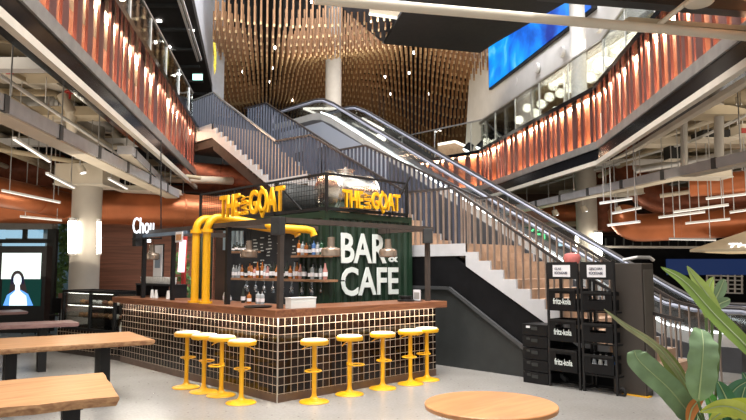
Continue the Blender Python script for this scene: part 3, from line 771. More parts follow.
# ---- back bar shelves
def shelf(y0,y1,z,label,x0=CXa-.13,x1=CXa+.13):
    t=thing('bar_shelf',(x0,y0,z),label,'shelf','back bar shelves')
    MB().box(x0,x1,y0,y1,z-.035,z).build('board',M['shelf'],t)
    for yy in (y0+.05,y1-.05): MB().box(x1-.01,CXa+.30,yy-.01,yy+.01,z-.03,z-.01).build('bracket',M['black'],t)
    return t
shelf(1.0,3.85,1.425,'long wooden shelf behind the bar crowded with bottles')
shelf(1.12,1.85,1.80,'short upper wooden shelf beside the green container corner')
shelf(3.1,3.85,1.90,'short upper wooden shelf at the left of the menu board')
rnd=random.Random(9);names=['clear','dark','dark','amber','clear','dark','rose','white','clear','dark','red','amber']
i=0;y=3.72
while y>1.08:
    k=rnd.choice(names) if i>2 else 'clear'
    h=rnd.uniform(.20,.31);r=rnd.uniform(.030,.042);kind=rnd.choice(('wine','square','round'))
    if not .08<abs(y-2.25)-0: pass
    bottle((CXa-.02+rnd.uniform(-.02,.02),y,1.426),h,r,kind,k,'%s bottle on the long back bar shelf, %s from the left'%({'rose':'pink'}.get(k,k),ORD[i] if i<len(ORD) else 'last'),'bottles on the long back bar shelf',n=10)
    y-=r*2+rnd.uniform(.015,.035);i+=1
    if i>=28:break
for i in range(7):
    bottle((CXa-.02,1.78-i*.095,1.801),rnd.uniform(.2,.27),.035,'square',('amber','clear','amber','dark','blue','clear','green')[i],'%s bottle on the short upper right bar shelf, %s from the left'%(('amber','clear','amber','dark','blue','clear','green')[i],ORD[i]),'bottles on the short upper right shelf',n=10)
for i in range(6):
    bottle((CXa-.02,3.75-i*.1,1.901),rnd.uniform(.12,.17),.036,'square','dark','squat dark bottle on the short upper left bar shelf, %s from the left'%ORD[i],'squat bottles on the short upper left shelf',n=10)
# stemmed glasses hanging under the shelf
gm=glassm('drinking_glass',(.85,.9,.95),.7,.05)
g0=None
ys=[3.35-i*.13 for i in range(17)]
for i,y in enumerate(ys):
    if g0 is None:
        g0=thing('wine_glass',(CXa,y,1.38),'','glass','glasses hanging under the long back bar shelf')
        MB().lathe([(.034,0),(.034,-.004),(.005,-.008),(.005,-.075),(.02,-.085),(.034,-.11),(.036,-.14),(.029,-.19)],(0,0,0),12).build('bowl_and_stem',gm,g0,world=False,smooth=True);g=g0
    else: g=dup(g0,(CXa-(.05 if i%2 else -.03),y,1.38))
    g['label']='stemmed glass hanging upside down under the long shelf, %s from the left'%ORD[i]
# lower back counter with bits
bk=thing('back_counter',(CXa-.3,1.9,0),'dark back counter with sink behind the bar','counter')
MB().box(CXa-.42,CXa+.29,1.82,4.5,0,.95).build('cabinet',M['black'],bk);MB().box(CXa-.45,CXa+.29,1.80,4.55,.951,.985).build('worktop',M['steel'],bk)
# things standing on the front counter
bx=thing('white_box',(0,0,0),'low white box standing on the counter right of the corner post','box')
a=at(291,309,Z=1.106);b=at(316,308,Y=a.y);bx.location=(a.x,a.y,1.106)
MB().box(a.x,b.x,a.y,a.y+.12,1.1065,1.225).build('carton',M['cup'],bx,bevel=.004);MB().box(a.x-.005,b.x+.005,a.y-.005,a.y+.125,1.2255,1.24).build('lid',M['white'],bx)
for o in (bx,):
    pass
for i,(u,v,nm,colr,h) in enumerate((( 225,304,'white','white',.20),(229,304,'clear','clear',.16),(243,304,'dark','dark',.22),(249,304,'amber','amber',.17),(258,304,'clear','clear',.19),(262,304,'clear','clear',.19))):
    p=at(u,v,X=.42);bottle((.42,p.y,1.1065),h,.033,'square' if i>2 else 'round',colr,'%s bottle on the left counter before the corner post, %s from left'%(nm,ORD[i]),'bottles standing on the left counter',n=12)
pl=thing('serving_tray',(.3,.75,1.106),'round dark tray on the counter left of the corner post','tray')
p=at(252,308,Z=1.11);pl.location=(p.x+.15,p.y+.1,1.106)
MB().lathe([(.16,0),(.17,.006),(.18,.02),(.165,.012),(.01,.010)],(0,0,0),24).build('dish',M['black'],pl,world=False,smooth=True)
# right end of the counter: black holder with menu card
h=thing('menu_holder',(2.45,.22,1.106),'black condiment holder with a small menu card at the right end of the counter','menu holder')
MB().lathe([(.13,0),(.13,.02),(.09,.03),(.085,.06),(.11,.065),(.11,.08)],(0,0,0),20).build('caddy',M['black'],h,world=False,smooth=True)
MB().box(.14,.148,-.16,-.02,.0,.17).build('card',M['rose'] if 'rose' in M else M['paper'],h,world=False)
MB().box(.138,.14,-.145,-.035,.03,.13).build('card_print',M['grey'],h,world=False)
MB().box(.10,.18,-.17,-.01,0,.012).build('card_stand',M['black'],h,world=False)
# left counter stretch: cups, machine, poster, paper cones
cs=thing('cup_rack',(.35,3.0,1.106),'black shelf rack stacked with white cups on the left counter','rack')
p=at(176,292,X=.45);q=at(141,292,X=.45)
MB().box(.3,.6,p.y-.1,q.y-.1,1.30,1.33).build('rack_shelf',M['black'],cs)
for yy in (p.y-.08,(p.y+q.y)/2-.1,q.y-.14): MB().box(.3,.6,yy-.012,yy+.012,1.107,1.30).build('rack_leg',M['black'],cs)
n=14
cup0=None
for i in range(n):
    y=q.y-.18-(q.y-p.y-.15)*i/(n-1)
    if cup0 is None:
        cup0=thing('cup',(.4,y,1.331),'','cup','white cups on the rack');MB().lathe([(.022,0),(.03,.004),(.042,.05),(.044,.065),(.040,.065),(.02,.01)],(0,0,0),12).build('bowl',M['cup'],cup0,world=False,smooth=True)
        MB().lathe([(.022,0),(.03,.004),(.042,.05),(.044,.065),(.04,.065),(.02,.01)],(0,0,.05),12).build('upper_bowl',M['cup'],cup0,world=False,smooth=True);c=cup0
    else:c=dup(cup0,(.4,y,1.331))
    c['label']='stack of two white cups on the black rack, %s from the left'%ORD[i]
pp=at(157,282,X=.5)
po=thing('menu_stand',(.52,pp.y,1.106),'upright white menu poster on a stand behind the cup rack','menu stand')
MB().box(.5,.53,pp.y-.17,pp.y+.17,1.45,2.0).build('poster',M['paper'],po);MB().box(.493,.499,pp.y-.10,pp.y+.10,1.60,1.85).build('poster_print',M['bluegrey'],po);MB().box(.51,.53,pp.y-.19,pp.y+.19,1.107,2.02).build('backing',M['black'],po)
for i,u in enumerate((152,156,168)):
    p=at(u,298,X=.2)
    tag(MB().cyl((.2,p.y,1.1065),(.2,p.y,1.24),.035,14,r2=.02).build('paper_cone',M['cup'],smooth=True),'white paper cup stack turned over on the counter below the rack, %s from the left'%ORD[i],'cup','upturned paper cups on the counter')
sgn=thing('menu_card',(.0,2.95,2.0),'small framed card hanging on the frame beside the yellow pipes','card')
p=at(180,237,X=.03);MB().box(.01,.025,p.y-.11,p.y+.11,p.z-.08,p.z+.08).build('card',M['paper'],sgn);MB().box(.012,.018,p.y-.003,p.y+.003,p.z+.08,TZ-.05).build('hanging_wire',M['black'],sgn);MB().box(.004,.009,p.y-.08,p.y+.08,p.z-.05,p.z+.04).build('card_print',M['oak'],sgn)
nl=thing('neon_light',(1.2,3.3,1.3),'pinkish white glowing light strip behind the yellow pipes','lamp')
a=at(183,240,X=1.7);b=at(181,272,X=1.7);MB().bar(b,a,.10,.10).build('tube',glow('pinkish_tube',(1,.62,.72),1.8),nl);MB().bar(b+Vector((.12,.15,-1.9)),a+Vector((.12,.15,.1)),.12,.05).build('post',M['red'],nl)
# pendants of smoked glass
def pendant(p,top,label):
    t=thing('pendant_lamp',tuple(p),label,'lamp','smoked glass pendant lamps over the bar')
    MB().lathe([(.02,.16),(.045,.155),(.05,.03),(.115,.01),(.13,-.01),(.13,-.09),(.115,-.10),(.11,-.09),(.11,-.0),(.03,.02),(.03,.14)],(0,0,0),28).build('shade',mat('smoked_copper_glass',(.42,.27,.18),.2,metal=.6,var=.2) if 'pend' not in M else M['pend'],t,world=False,smooth=True)
    MB().lathe([(.06,-.02),(.07,-.05),(.06,-.07)],(0,0,0),16).build('bulb',glow('pendant_bulb',(1,.8,.55),2.5),t,world=False,smooth=True)
    for a in (-.02,.02): MB().cyl((a,0,.15),(a*1.4,0,top-p[2]),.004,5).build('cord',M['black'],t,world=False)
    return t
M['pend']=mat('smoked_copper_glass',(.30,.235,.185),.18,metal=.6,var=.2)
p=at(249,251,X=.75);pendant(p,TZ,'smoked glass pendant lamp left of the corner post')
p=at(331,249,Y=.08);pendant(p,TZ,'smoked glass pendant lamp left of the BAR lettering')
p=at(388,250,Y=.08);pendant(p,TZ,'smoked glass pendant lamp overlapping the BAR lettering')
p=at(152,254,X=.3);pendant(p,TZ,'small smoked glass pendant lamp at the far left of the bar')
# rail the left pendants hang from
# stools
def make_stool():
    t=thing('bar_stool',(0,0,0),'','stool','yellow bar stools at the counter')
    MB().lathe([(.001,0),(.178,0),(.182,.006),(.175,.014),(.10,.030),(.05,.045),(.032,.07),(.028,.10)],(0,0,0),32).build('base',M['yellow'],t,world=False,smooth=True)
    MB().cyl((0,0,.06),(0,0,.68),.027,18).build('pole',M['yellow'],t,world=False,smooth=True)
    MB().lathe([(.001,.66),(.06,.67),(.165,.68),(.172,.69),(.172,.724),(.165,.728),(.001,.728)],(0,0,0),32).build('seat',M['yellow'],t,world=False,smooth=True)
    MB().lathe([(.001,.7285),(.16,.7285),(.158,.740),(.14,.745),(.001,.746)],(0,0,0),32).build('seat_pad',M['seat'],t,world=False,smooth=True)
    MB().ring((-.115,0,.385),.095,.009,28,8).build('footrest',M['yellow'],t,world=False,smooth=True)
    MB().cyl((0,0,.365),(0,0,.405),.036,16).build('footrest_clamp',M['yellow'],t,world=False)
    MB().tube([(0,.02,.67),(0,.10,.65),(0,.15,.62)],.006,6).build('lift_lever',M['yellow'],t,world=False)
    return t
st0=make_stool()
spots=[(-.40,1.66,'left counter, farthest from the corner',PI*1.3),(-.42,1.22,'left counter, second from the left end of its row',PI*1.25),(-.40,.84,'left counter, third from the left end of its row',PI*.15),(-.42,.29,'left counter, nearest the bar corner',PI*1.3),
(.33,-.33,'right counter, nearest the bar corner',PI*.25),(.87,-.34,'right counter, second from the bar corner',PI*.55),(1.50,-.30,'right counter, middle of the five',PI*.3),(2.03,-.32,'right counter, second from the right end',PI*.2),(2.44,-.26,'right counter, at its right end',PI*.1)]
bp=[(186,387.5),(203.5,392),(221,395.5),(241,403),(314,402),(349.5,394.5),(382.7,388.5),(410.5,384),(427,380)]
spots=[tuple(at(*b,Z=0))[:2]+s[2:] for b,s in zip(bp,spots)]
for i,(x,y,l,rz) in enumerate(spots):
    s=st0 if i==0 else dup(st0)
    s.location=(x,y,0);s.rotation_euler=(0,0,rz);s['label']='yellow bar stool at the '+l
# =================================================== stairs
SX=3.75;SW=1.6;FX2=SX+SW
U0,U1,A1,B0,B1=8.45,5.62,4.31,1.5,.10      # Y of top edge, foot of upper flight, end of landing A, start/end of landing B
ZU,ZA,ZB=5.37,3.60,2.0
YE=-3.25
stair=thing('staircase',(SX,0,0),'wide straight staircase with white stepped side and tan treads beside the container','staircase')
def flight(ya,za,yb,zb,n):
    """descending from (ya,za) to (yb,zb) with n risers -> profile points of the stepped line"""
    pts=[];dy=(yb-ya)/n;dz=(zb-za)/n
    for i in range(n):
        y=ya+dy*i;z=za+dz*(i+1)
        pts+=[(y,z),(y+dy,z)]
    return pts
fl1=[(U0,ZU)]+flight(U0,ZU,U1,ZA,12);fl2=[(A1,ZA)]+flight(A1,ZA,B0,ZB,11);fl3=[(B1,ZB)]+flight(B1,ZB,YE,0,14)
def yz(pts,x): return [(x,y,z) for y,z in pts]
def stair_solid(f,ya,za,yb,zb,th):
    # quads for each step: build as separate boxes joined in one mesh
    mb=MB();
    for k in range(1,len(f)-1,2):
        (y0,z),(y1,_)=f[k],f[k+1]
        mb.box(SX+.03,FX2-.03,y1,y0,z-.20,z-.002)
    return mb
for f,nm in ((fl1,'steps'),(fl2,'steps'),(fl3,'steps')):
    stair_solid(f,0,0,0,0,0).build('steps',M['tread'],stair)
top=[(9.9,ZU),(U0,ZU)]+fl1[1:]+[(A1,ZA)]+fl2[1:]+[(B1,ZB)]+fl3[1:]
TH_=.37
def stringer(x0,x1,m):
    for f,(ya,za),(yb,zb) in ((fl1,(U0,ZU),(U1,ZA)),(fl2,(A1,ZA),(B0,ZB)),(fl3,(B1,ZB),(YE,0))):
        low=[(yb,max(zb-TH_*.55,0)),(ya,za-TH_)] 
        if zb==0: low=[(yb,0),(yb+.5,0),(ya,za-TH_)]
        poly=[(x0,y,z) for y,z in f]+[(x0,y,z) for y,z in low]
        MB().prism(poly,(x1-x0,0,0)).build('stringer',M[m],stair)
    for ya,yb,z in ((9.9,U0,ZU),(U1,A1,ZA),(B0,B1,ZB)):
        MB().box(x0,x1,yb,ya,z-.20 if z<5 else z-.37,z).build('landing_edge',M[m],stair)
stringer(SX-.02,SX+.02,'stairwhite');stringer(FX2-.02,FX2+.02,'stairwhite')
for ya,yb,z in ((9.9,U0,ZU),(U1,A1,ZA),(B0,B1,ZB)): MB().box(SX+.021,FX2-.021,yb,ya,z-.2,z-.001).build('landing',M['tread'],stair)
# dark undersides
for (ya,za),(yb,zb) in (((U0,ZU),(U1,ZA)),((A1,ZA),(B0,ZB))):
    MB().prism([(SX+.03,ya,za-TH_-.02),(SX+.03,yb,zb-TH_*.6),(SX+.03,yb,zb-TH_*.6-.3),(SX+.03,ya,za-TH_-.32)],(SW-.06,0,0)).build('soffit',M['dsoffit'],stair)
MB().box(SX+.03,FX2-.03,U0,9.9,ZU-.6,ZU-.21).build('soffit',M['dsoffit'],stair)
# black wall under the lower flight and landing
MB().prism([(SX+.0,A1,0),(SX,A1,2.9),(SX,B0,ZB-.21),(SX,B1+.25,ZB-.21),(SX,B1,ZB-.38),(SX,YE+.55,.0)],(.12,0,0)).build('wall_under_stairs',M['blackwall'],kind='structure')
p=lambda u,v:at(u,v,X=SX-.06)
a=p(411,287);b=p(450,288);c=p(530,352);d=p(560,378)
MB().prism([(SX-.055,A1,0),(SX-.055,A1,a.z),(SX-.055,b.y,a.z),(SX-.055,c.y,c.z),(SX-.055,c.y-.6,max(.05,c.z-.45)),(SX-.055,c.y-.6,0)],(.05,0,0)).build('wall_lower_panel',M['charcoal'],kind='structure')
MB().bar((SX-.08,A1,a.z),(SX-.08,b.y,a.z),.05,.05).bar((SX-.08,b.y,a.z),(SX-.08,c.y,c.z),.05,.05).bar((SX-.08,c.y,c.z),(SX-.08,c.y-.6,max(.05,c.z-.45)),.05,.05).build('trim_1',mat('charcoal_trim',(.05,.052,.055),.5),kind='structure')

# railings: flat upright fins
def rail_line(x,rz=.93):
    return [(x,9.7,ZU+.72),(x,8.35,ZU+.72),(x,U0-.35,ZU+.55),(x,U1-.02,ZA+.90),(x,A1,ZA+.88),(x,B0,ZB+.95),(x,.41,ZB+.93)]
def floor_z(y):
    if y>U0:return ZU
    for (ya,za),(yb,zb) in (((U0,ZU),(U1,ZA)),((A1,ZA),(B0,ZB)),((B1,ZB),(YE,0))):
        if yb<=y<=ya: return za+(zb-za)*(ya-y)/(ya-yb)
    if A1<y<U1:return ZA
    if B1<y<B0:return ZB
    return 0
def railing(x,label,near):
    ln=[(9.7,6.22),(8.52,6.23),(8.04,5.92),(5.62,4.5),(4.31,4.44),(1.5,2.96),(.41,2.94),(-1.59,1.67),(-2.88,1.02),(YE,.95)]
    if not near: ln=[(9.4,6.22),(8.3,6.17),(5.15,4.42),(4.2,4.40),(.98,2.92),(.62,2.92),(-2.6,1.10),(YE,.95)]
    t=thing('stair_railing',(x,0,0),label,'railing','railings of the staircase')
    for i in range(len(ln)-1): MB().bar((x,ln[i][0],ln[i][1]),(x,ln[i+1][0],ln[i+1][1]),.05,.04).build('handrail',M['steel' if i<3 and near else 'darkrail'],t)
    def rz_(y):
        for (ya,za),(yb,zb) in zip(ln,ln[1:]):
            if yb<=y<=ya:return za+(zb-za)*(ya-y)/(ya-yb)
        return .95
    n=99 if near else 94;ytop=9.6 if near else 9.2
    for i in range(n):
        y=ytop-(ytop-YE-.1)*i/(n-1)
        z1=rz_(y)-.02;z0=floor_z(y-.12)-.03
        xs=x
        if y>.45*1+1.0: mb=MB().box(xs-.028,xs+.028,y-.010,y+.010,z0,z1);m='navy'
        else: mb=MB().box(xs-.02,xs+.02,y-.007,y+.007,max(.0,z0),z1);m='balu'
        mb.build('baluster',M[m],t)
    return t
M['balu']=mat('bronze_baluster',(.34,.27,.23),.35,metal=.5,var=.1)
railing(SX+.05,'near stair railing of dark upright fins, on the side of the bar',True)
railing(FX2-.05,'far stair railing of dark upright fins, on the side of the escalator',False)

# =================================================== escalator
EX0,EX1=6.45,7.65
EY0,EY1=7.1,-2.0;EZ=5.35
esc=thing('escalator',(EX0,0,0),'long escalator with glass sides and lit silver skirts beyond the staircase','escalator')
sl=(EZ-0)/(EY0-EY1)
def ez(y): return 0 if y<EY1 else EZ if y>EY0 else (y-EY1)*sl
def epath(x,off,ext=1.1,rad=.5):
    pts=[(x,EY0+ext+1.2,EZ+off),(x,EY0+.45,EZ+off),(x,EY0+.1,EZ+off-.05),(x,EY0-.35,EZ+off-.25),(x,EY1+.45,off+.30),(x,EY1+.05,off+.09),(x,EY1-.4,off),(x,EY1-ext,off)]
    return [Vector(p) for p in pts]
for x in (EX0,EX1):
    up=epath(x,.98);pts=up
    # rounded newel ends
    e0=pts[0];e1=pts[-1]
    newel0=[Vector((x,e0.y+.28*math.sin(a),e0.z-.28+.28*math.cos(a))) for a in [PI*k/8 for k in range(8,0,-1)]]
    newel1=[Vector((x,e1.y-.28*math.sin(a),e1.z-.28+.28*math.cos(a))) for a in [PI*k/8 for k in range(1,9)]]
    MB().tube(newel0+pts+newel1,.032,8).build('handrail',M['darkrail'],esc,smooth=True)
    dn=[p-Vector((0,0,.055)) for p in newel0+pts+newel1]
    MB().tube(dn,.040,6).build('rail_profile',M['railsilver'] if 'railsilver' in M else M['steel'],esc)
    far=x==EX1
    sk=epath(x,.28 if far else .50)
    mb=MB()
    n=len(pts)
    for i in range(n-1): mb.prism([pts[i]-Vector((0,0,.07)),pts[i+1]-Vector((0,0,.07)),sk[i+1],sk[i]],(.012,0,0))
    mb.build('glass_balustrade',M['escglass'],esc)
    s2=epath(x,.25 if far else .48);mb=MB()
    for i in range(n-1): mb.bar(s2[i],s2[i+1],.13,.08 if far else .20)
    mb.build('skirt_deck',M['truss'] if far else mat('skirt_silver',(.72,.72,.70),.25,metal=.6,var=.08),esc)
    lp=[p+Vector((-.07 if x==EX0 else .07,0,.02)) for p in epath(x,.575)]
    mb=MB()
    if far: continue
    for i in range(2,n-1): mb.bar(lp[i],lp[i+1],.03,.03)
    mb.build('skirt_light',M['skirtglow'] if 'skirtglow' in M else M['led'],esc)
tr=MB()
a=epath(EX0-.1,.38);b=epath(EX0-.1,-.75)
b=[Vector((p.x,p.y,max(p.z,.0) if p.z<0 else p.z)) for p in b]
for i in range(len(a)-1):
    if (a[i]-b[i]).length<1e-3: continue
    tr.prism([a[i],a[i+1],b[i+1],b[i]],(EX1-EX0+.2,0,0))
tr.build('truss',M['truss'],esc)
# grey-blue cladding sheet at the top
MB().prism([(EX0-.12,EY0+2,EZ+.25),(EX0-.12,EY0,EZ+.25),(EX0-.12,EY0-2.6,EZ-1.15),(EX0-.12,EY0-2.6,EZ-1.7),(EX0-.12,EY0-.2,EZ-.45),(EX0-.12,EY0+2,EZ-.45)],(.015,0,0)).build('side_cladding',M['escgrey'],esc)
stp=MB();n=30
for i in range(n):
    y=EY1+(EY0-EY1)*(i+.5)/n;stp.box(EX0+.12,EX1-.12,y-.15,y+.15,ez(y)-.02,ez(y)+.20)
stp.build('moving_steps',M['steel'],esc)
MB().box(EX0-.05,EX1+.05,EY1-1.5,EY1+.1,.0,.012).build('landing_plate',M['steel'],esc)

# grey-brown cabinet at the foot of the stairs
p=at(623,394,Z=0)
R45=0
cab=thing('steel_cabinet',(p.x,p.y,0),'tall dark brown-grey steel cabinet at the foot of the stairs','cabinet')
cw=.40
w0=Vector((p.x,p.y,0))
MB().box(p.x,p.x+.34,p.y-.30,p.y+.12,.0,1.66).build('body',M['bronzebox'],cab,bevel=.008)
MB().box(p.x+.03,p.x+.31,p.y-.312,p.y-.301,.06,1.58).build('door',mat('cabinet_door',(.10,.088,.075),.45,var=.1),cab,bevel=.004)
MB().tube([(p.x+.02,p.y-.05,1.70),(p.x+.10,p.y-.20,1.735),(p.x+.30,p.y-.28,1.735),(p.x+.36,p.y-.30,1.70)],.022,8).build('top_rail',M['steel'],cab)
MB().box(p.x-.03,p.x+.08,p.y-.34,p.y+.0,0,.012).build('floor_marker',M['yellow'],cab)

# ---- crate racks
def crate(c,w,d,h,label,logo=True,rz=0,open_=True):
    t=thing('drinks_crate',tuple(c),label,'crate','black drinks crates in the return racks')
    x,y,z=c;th=.018
    m=MB()
    m.box(x,x+d,y-w/2,y+w/2,z,z+th)
    m.box(x,x+th,y-w/2,y+w/2,z+th,z+h*.50).box(x,x+th,y-w/2,y-w*.28,z+h*.50,z+h*.78).box(x,x+th,y+w*.28,y+w/2,z+h*.50,z+h*.78).box(x,x+th,y-w/2,y+w/2,z+h*.78,z+h)
    m.box(x+d-th,x+d,y-w/2,y+w/2,z+th,z+h*.5).box(x+d-th,x+d,y-w/2,y+w/2,z+h*.8,z+h)
    for yy in (y-w/2,y+w/2-th): m.box(x+th,x+d-th,yy,yy+th,z+th,z+h*.55).box(x+th,x+d-th,yy,yy+th,z+h*.78,z+h)
    m.box(x-.01,x+d+.01,y-w/2-.01,y+w/2+.01,z+h-.025,z+h-.02) if False else None
    m.build('shell',M['plastic'],t)
    MB().box(x-.008,x-.0005,y-w/2,y+w/2,z+h-.03,z+h).build('rim',M['black'],t)
    if logo: text('logo','fritz-kola',(x-.002,y+w*.33,z+h*.28),(0,-1,0),AZ,w*.66,h*.28,'letter',.003,t,bold=.015)
    return t
pL=at(533,378,Z=0)
RXX=3.36
def rack(y,label,z1=1.62):
    t=thing('return_rack',(RXX,y,0),label,'rack','black return racks with paper signs')
    for yy in (y-.225,y+.225):
        for xx in (RXX,RXX+.33): MB().box(xx-.014,xx+.014,yy-.014,yy+.014,.0,z1 if xx>RXX else z1).build('upright',M['black'],t)
    MB().box(RXX-.02,RXX-.004,y-.225,y+.225,z1-.21,z1+.02).build('sign_board',M['black'],t)
    for z in (.05,.24,.64,1.05):
        f=MB()
        for yy in (y-.225,y+.225): f.box(RXX+.014,RXX+.316,yy-.008,yy+.008,z-.03,z-.01)
        f.box(RXX,RXX+.014,y-.211,y+.211,z-.03,z-.01);f.box(RXX+.32,RXX+.33,y-.211,y+.211,z-.03,z-.01)
        f.build('shelf_frame',M['black'],t)
    return t
yA=at(563,300,X=RXX).y;yB=at(598,300,X=RXX).y
rk1=rack(yA,'black return rack with the GLAS sign, left of the pair',1.66);rk2=rack(yB,'black return rack with the GESCHIRR sign, right of the pair',1.66)
for y,l1,w1,rk,lab in ((yA,'GLAS',.10,rk1,'left'),(yB,'GESCHIRR',.19,rk2,'right')):
    z=1.49
    s=MB().box(RXX-.026,RXX-.0215,y-.13,y+.13,z-.01,z+.15).build('paper_sign',M['paper']);tag(s,'white paper sign reading %s RÜCKGABE on the %s rack'%(l1,lab),'sign','paper signs on the racks')
    text('lettering',l1,(RXX-.0275,y+.10,z+.082),(0,-1,0),AZ,w1,.034,'ink',.002,s,bold=.01)
    text('lettering','RÜCKGABE',(RXX-.0275,y+.10,z+.025),(0,-1,0),AZ,.19,.042,'ink',.002,s,bold=.02)
for z,lab in ((1.03,'open black crate with white logo at the top of the left rack'),(.62,'black crate with white logo, middle one in the left rack'),(.22,'black crate with white logo, lowest in the left rack')):
    crate((RXX-.03,yA,z),.40,.36,.29,lab,logo=z>.1)
for z,lab in ((1.055,'open black crate without logo at the top of the right rack'),(.645,'open black crate at half height in the right rack'),(.245,'open black crate low in the right rack, holding bottles')):
    crate((RXX-.03,yB,z),.40,.36,.24,lab,logo=False)
for i in range(4):
    bottle((RXX+.10,yB+.13-.085*i,.264),.23,.03,'round',('clear','white','clear','blue')[i],'%s empty bottle in the low right crate, %s from left'%(('clear','milky','clear','bluish')[i],ORD[i]),'empty bottles in the right rack',n=10)
tag(MB().ring((RXX+.02,yB-.27,.05),.045,.02,16,8,'X').build('caster_wheel',M['black'],smooth=True),'black wheel at the foot of the right rack','wheel')
# low stack of closed crates at the left
yC=at(533,340,X=3.30).y
for i in range(5):
    z=.001+.165*i
    t=thing('stacking_box',(3.34,yC,z),'flat black stacking box left of the racks, %s from the floor'%ORD[i],'box','black stacking boxes left of the racks')
    MB().box(3.34,3.70,yC-.20,yC+.20,z,z+.155).build('tub',M['plastic'],t,bevel=.008)
    MB().box(3.33,3.339,yC-.05,yC+.05,z+.075,z+.12).build('handle',M['charcoal'],t)
    MB().box(3.332,3.339,yC+.09-.02,yC+.13,z+.10,z+.13).build('tag',M['paper' if i==4 else 'charcoal'],t)
tag(MB().lathe([(.02,-.09),(.10,-.08),(.13,0),(.11,.06),(.03,.08)],tuple(at(572,258,X=4.6)),18).build('cushion',M['pink'],smooth=True),'rounded pink cushion seen through the stair railing above the left rack sign','cushion')

# =================================================== tables
def slab_table(pts,z,label,m,edge,legs,th=.055,group='live-edge tables on the left'):
    """pts: four top corners in order back-left, back-right, front-right, front-left"""
    rnd=random.Random(len(label))
    t=thing('live_edge_table',(pts[1].x,pts[1].y,0),label,'table',group)
    def wob(a,b,n,amp):
        d=(b-a);nrm=Vector((-d.y,d.x,0)).normalized()
        return [a+d*(i/n)+nrm*(rnd.uniform(-amp,amp) if 0<i<n else 0) for i in range(n)]
    ring=wob(pts[0],pts[1],14,.012)+wob(pts[1],pts[2],6,.008)+wob(pts[2],pts[3],16,.018)+wob(pts[3],pts[0],4,.004)
    c=sum(ring,Vector())/len(ring);n=len(ring)
    mb=MB();mb.add([Vector((p.x,p.y,z)) for p in ring]+[Vector((p.x,p.y,z-.012)) for p in ring],[tuple(range(n))]);mb.build('table_top',m,t)
    vs=[];lv=[(1.0,z-.0005),(1.003,z-.015),(1.0,z-.035),(.985,z-th)]
    for s,zz in lv:
        for p in ring: vs.append(Vector((c.x+(p.x-c.x)*s+ (rnd.uniform(-.006,.006) if zz<z-.01 else 0),c.y+(p.y-c.y)*s,zz)))
    fs=[(k*n+i,k*n+(i+1)%n,(k+1)*n+(i+1)%n,(k+1)*n+i) for k in range(3) for i in range(n)]+[tuple(range(3*n,4*n))]
    MB().add(vs,fs).build('live_edge',edge,t)
    for f in legs:
        a=pts[3]+(pts[2]-pts[3])*f;b=pts[0]+(pts[1]-pts[0])*f;d=(pts[2]-pts[3]).normalized()*.05
        q0=a+(b-a)*.28;q1=a+(b-a)*.72
        mb=MB()
        e=a+(b-a)*.40;s=a+(b-a)*.34;d2=d*1.15
        mb.prism([Vector((e.x-d2.x,e.y-d2.y,z-th)),Vector((e.x+d2.x,e.y+d2.y,z-th)),Vector((s.x+d2.x,s.y+d2.y,.0)),Vector((s.x-d2.x,s.y-d2.y,.0))],(b-a)*.26)
        mb.build('leg',M['black'],t)
        s,e=a+(b-a)*.1,a+(b-a)*.9
        MB().bar(Vector((s.x,s.y,z-th-.012)),Vector((e.x,e.y,z-th-.012)),.10,.02).build('leg_plate',M['black'],t)
    return t
def tpts(back,front,z,L):
    br=at(*back[1],Z=z);bl=at(*back[0],Z=z);fr_=at(*front[1],Z=z);fl=at(*front[0],Z=z)
    d=((br-bl).normalized()+(fr_-fl).normalized()).normalized()
    return [br-d*L,br,fr_,fr_-d*L]
slab_table(tpts(((0,380),(103,372.5)),((0,409),(119,396.5)),.75,2.6),.75,'nearest live-edge wooden table at the bottom left corner',M['oak'],M['bark'],(.90,.25),.06)
slab_table(tpts(((0,339),(129,331.5)),((0,348.5),(155,340)),.75,3.2),.75,'second live-edge wooden table, its end pointing at the tiled bar',M['oak'],M['bark'],(.86,.55,.2),.055)
slab_table(tpts(((0,322.5),(70,320)),((0,326),(79,322.5)),.75,3.0),.75,'third, greyish purple table behind the second',M['oakdark'],M['oakdark'],(.85,.3),.06)
slab_table(tpts(((0,310),(20,309.5)),((0,313),(28,311.5)),.75,2.4),.75,'farthest small table by the display totem',M['oakdark'],M['oakdark'],(.8,.2),.05)
# round table
c=at(490.5,403.5,Z=.75)
rt=thing('round_table',(c.x,c.y,0),'round wooden table in the front centre of the floor','table')
MB().lathe([(.001,.715),(.39,.715),(.412,.722),(.415,.745),(.410,.75),(.001,.7505)],(0,0,0),64).build('table_top',M['roundwood'],rt,world=False,smooth=True)
MB().lathe([(.001,0),(.24,0),(.24,.012),(.05,.03),(.035,.06),(.035,.70),(.1,.714),(.001,.714)],(0,0,0),28).build('pedestal',M['black'],rt,world=False,smooth=True)

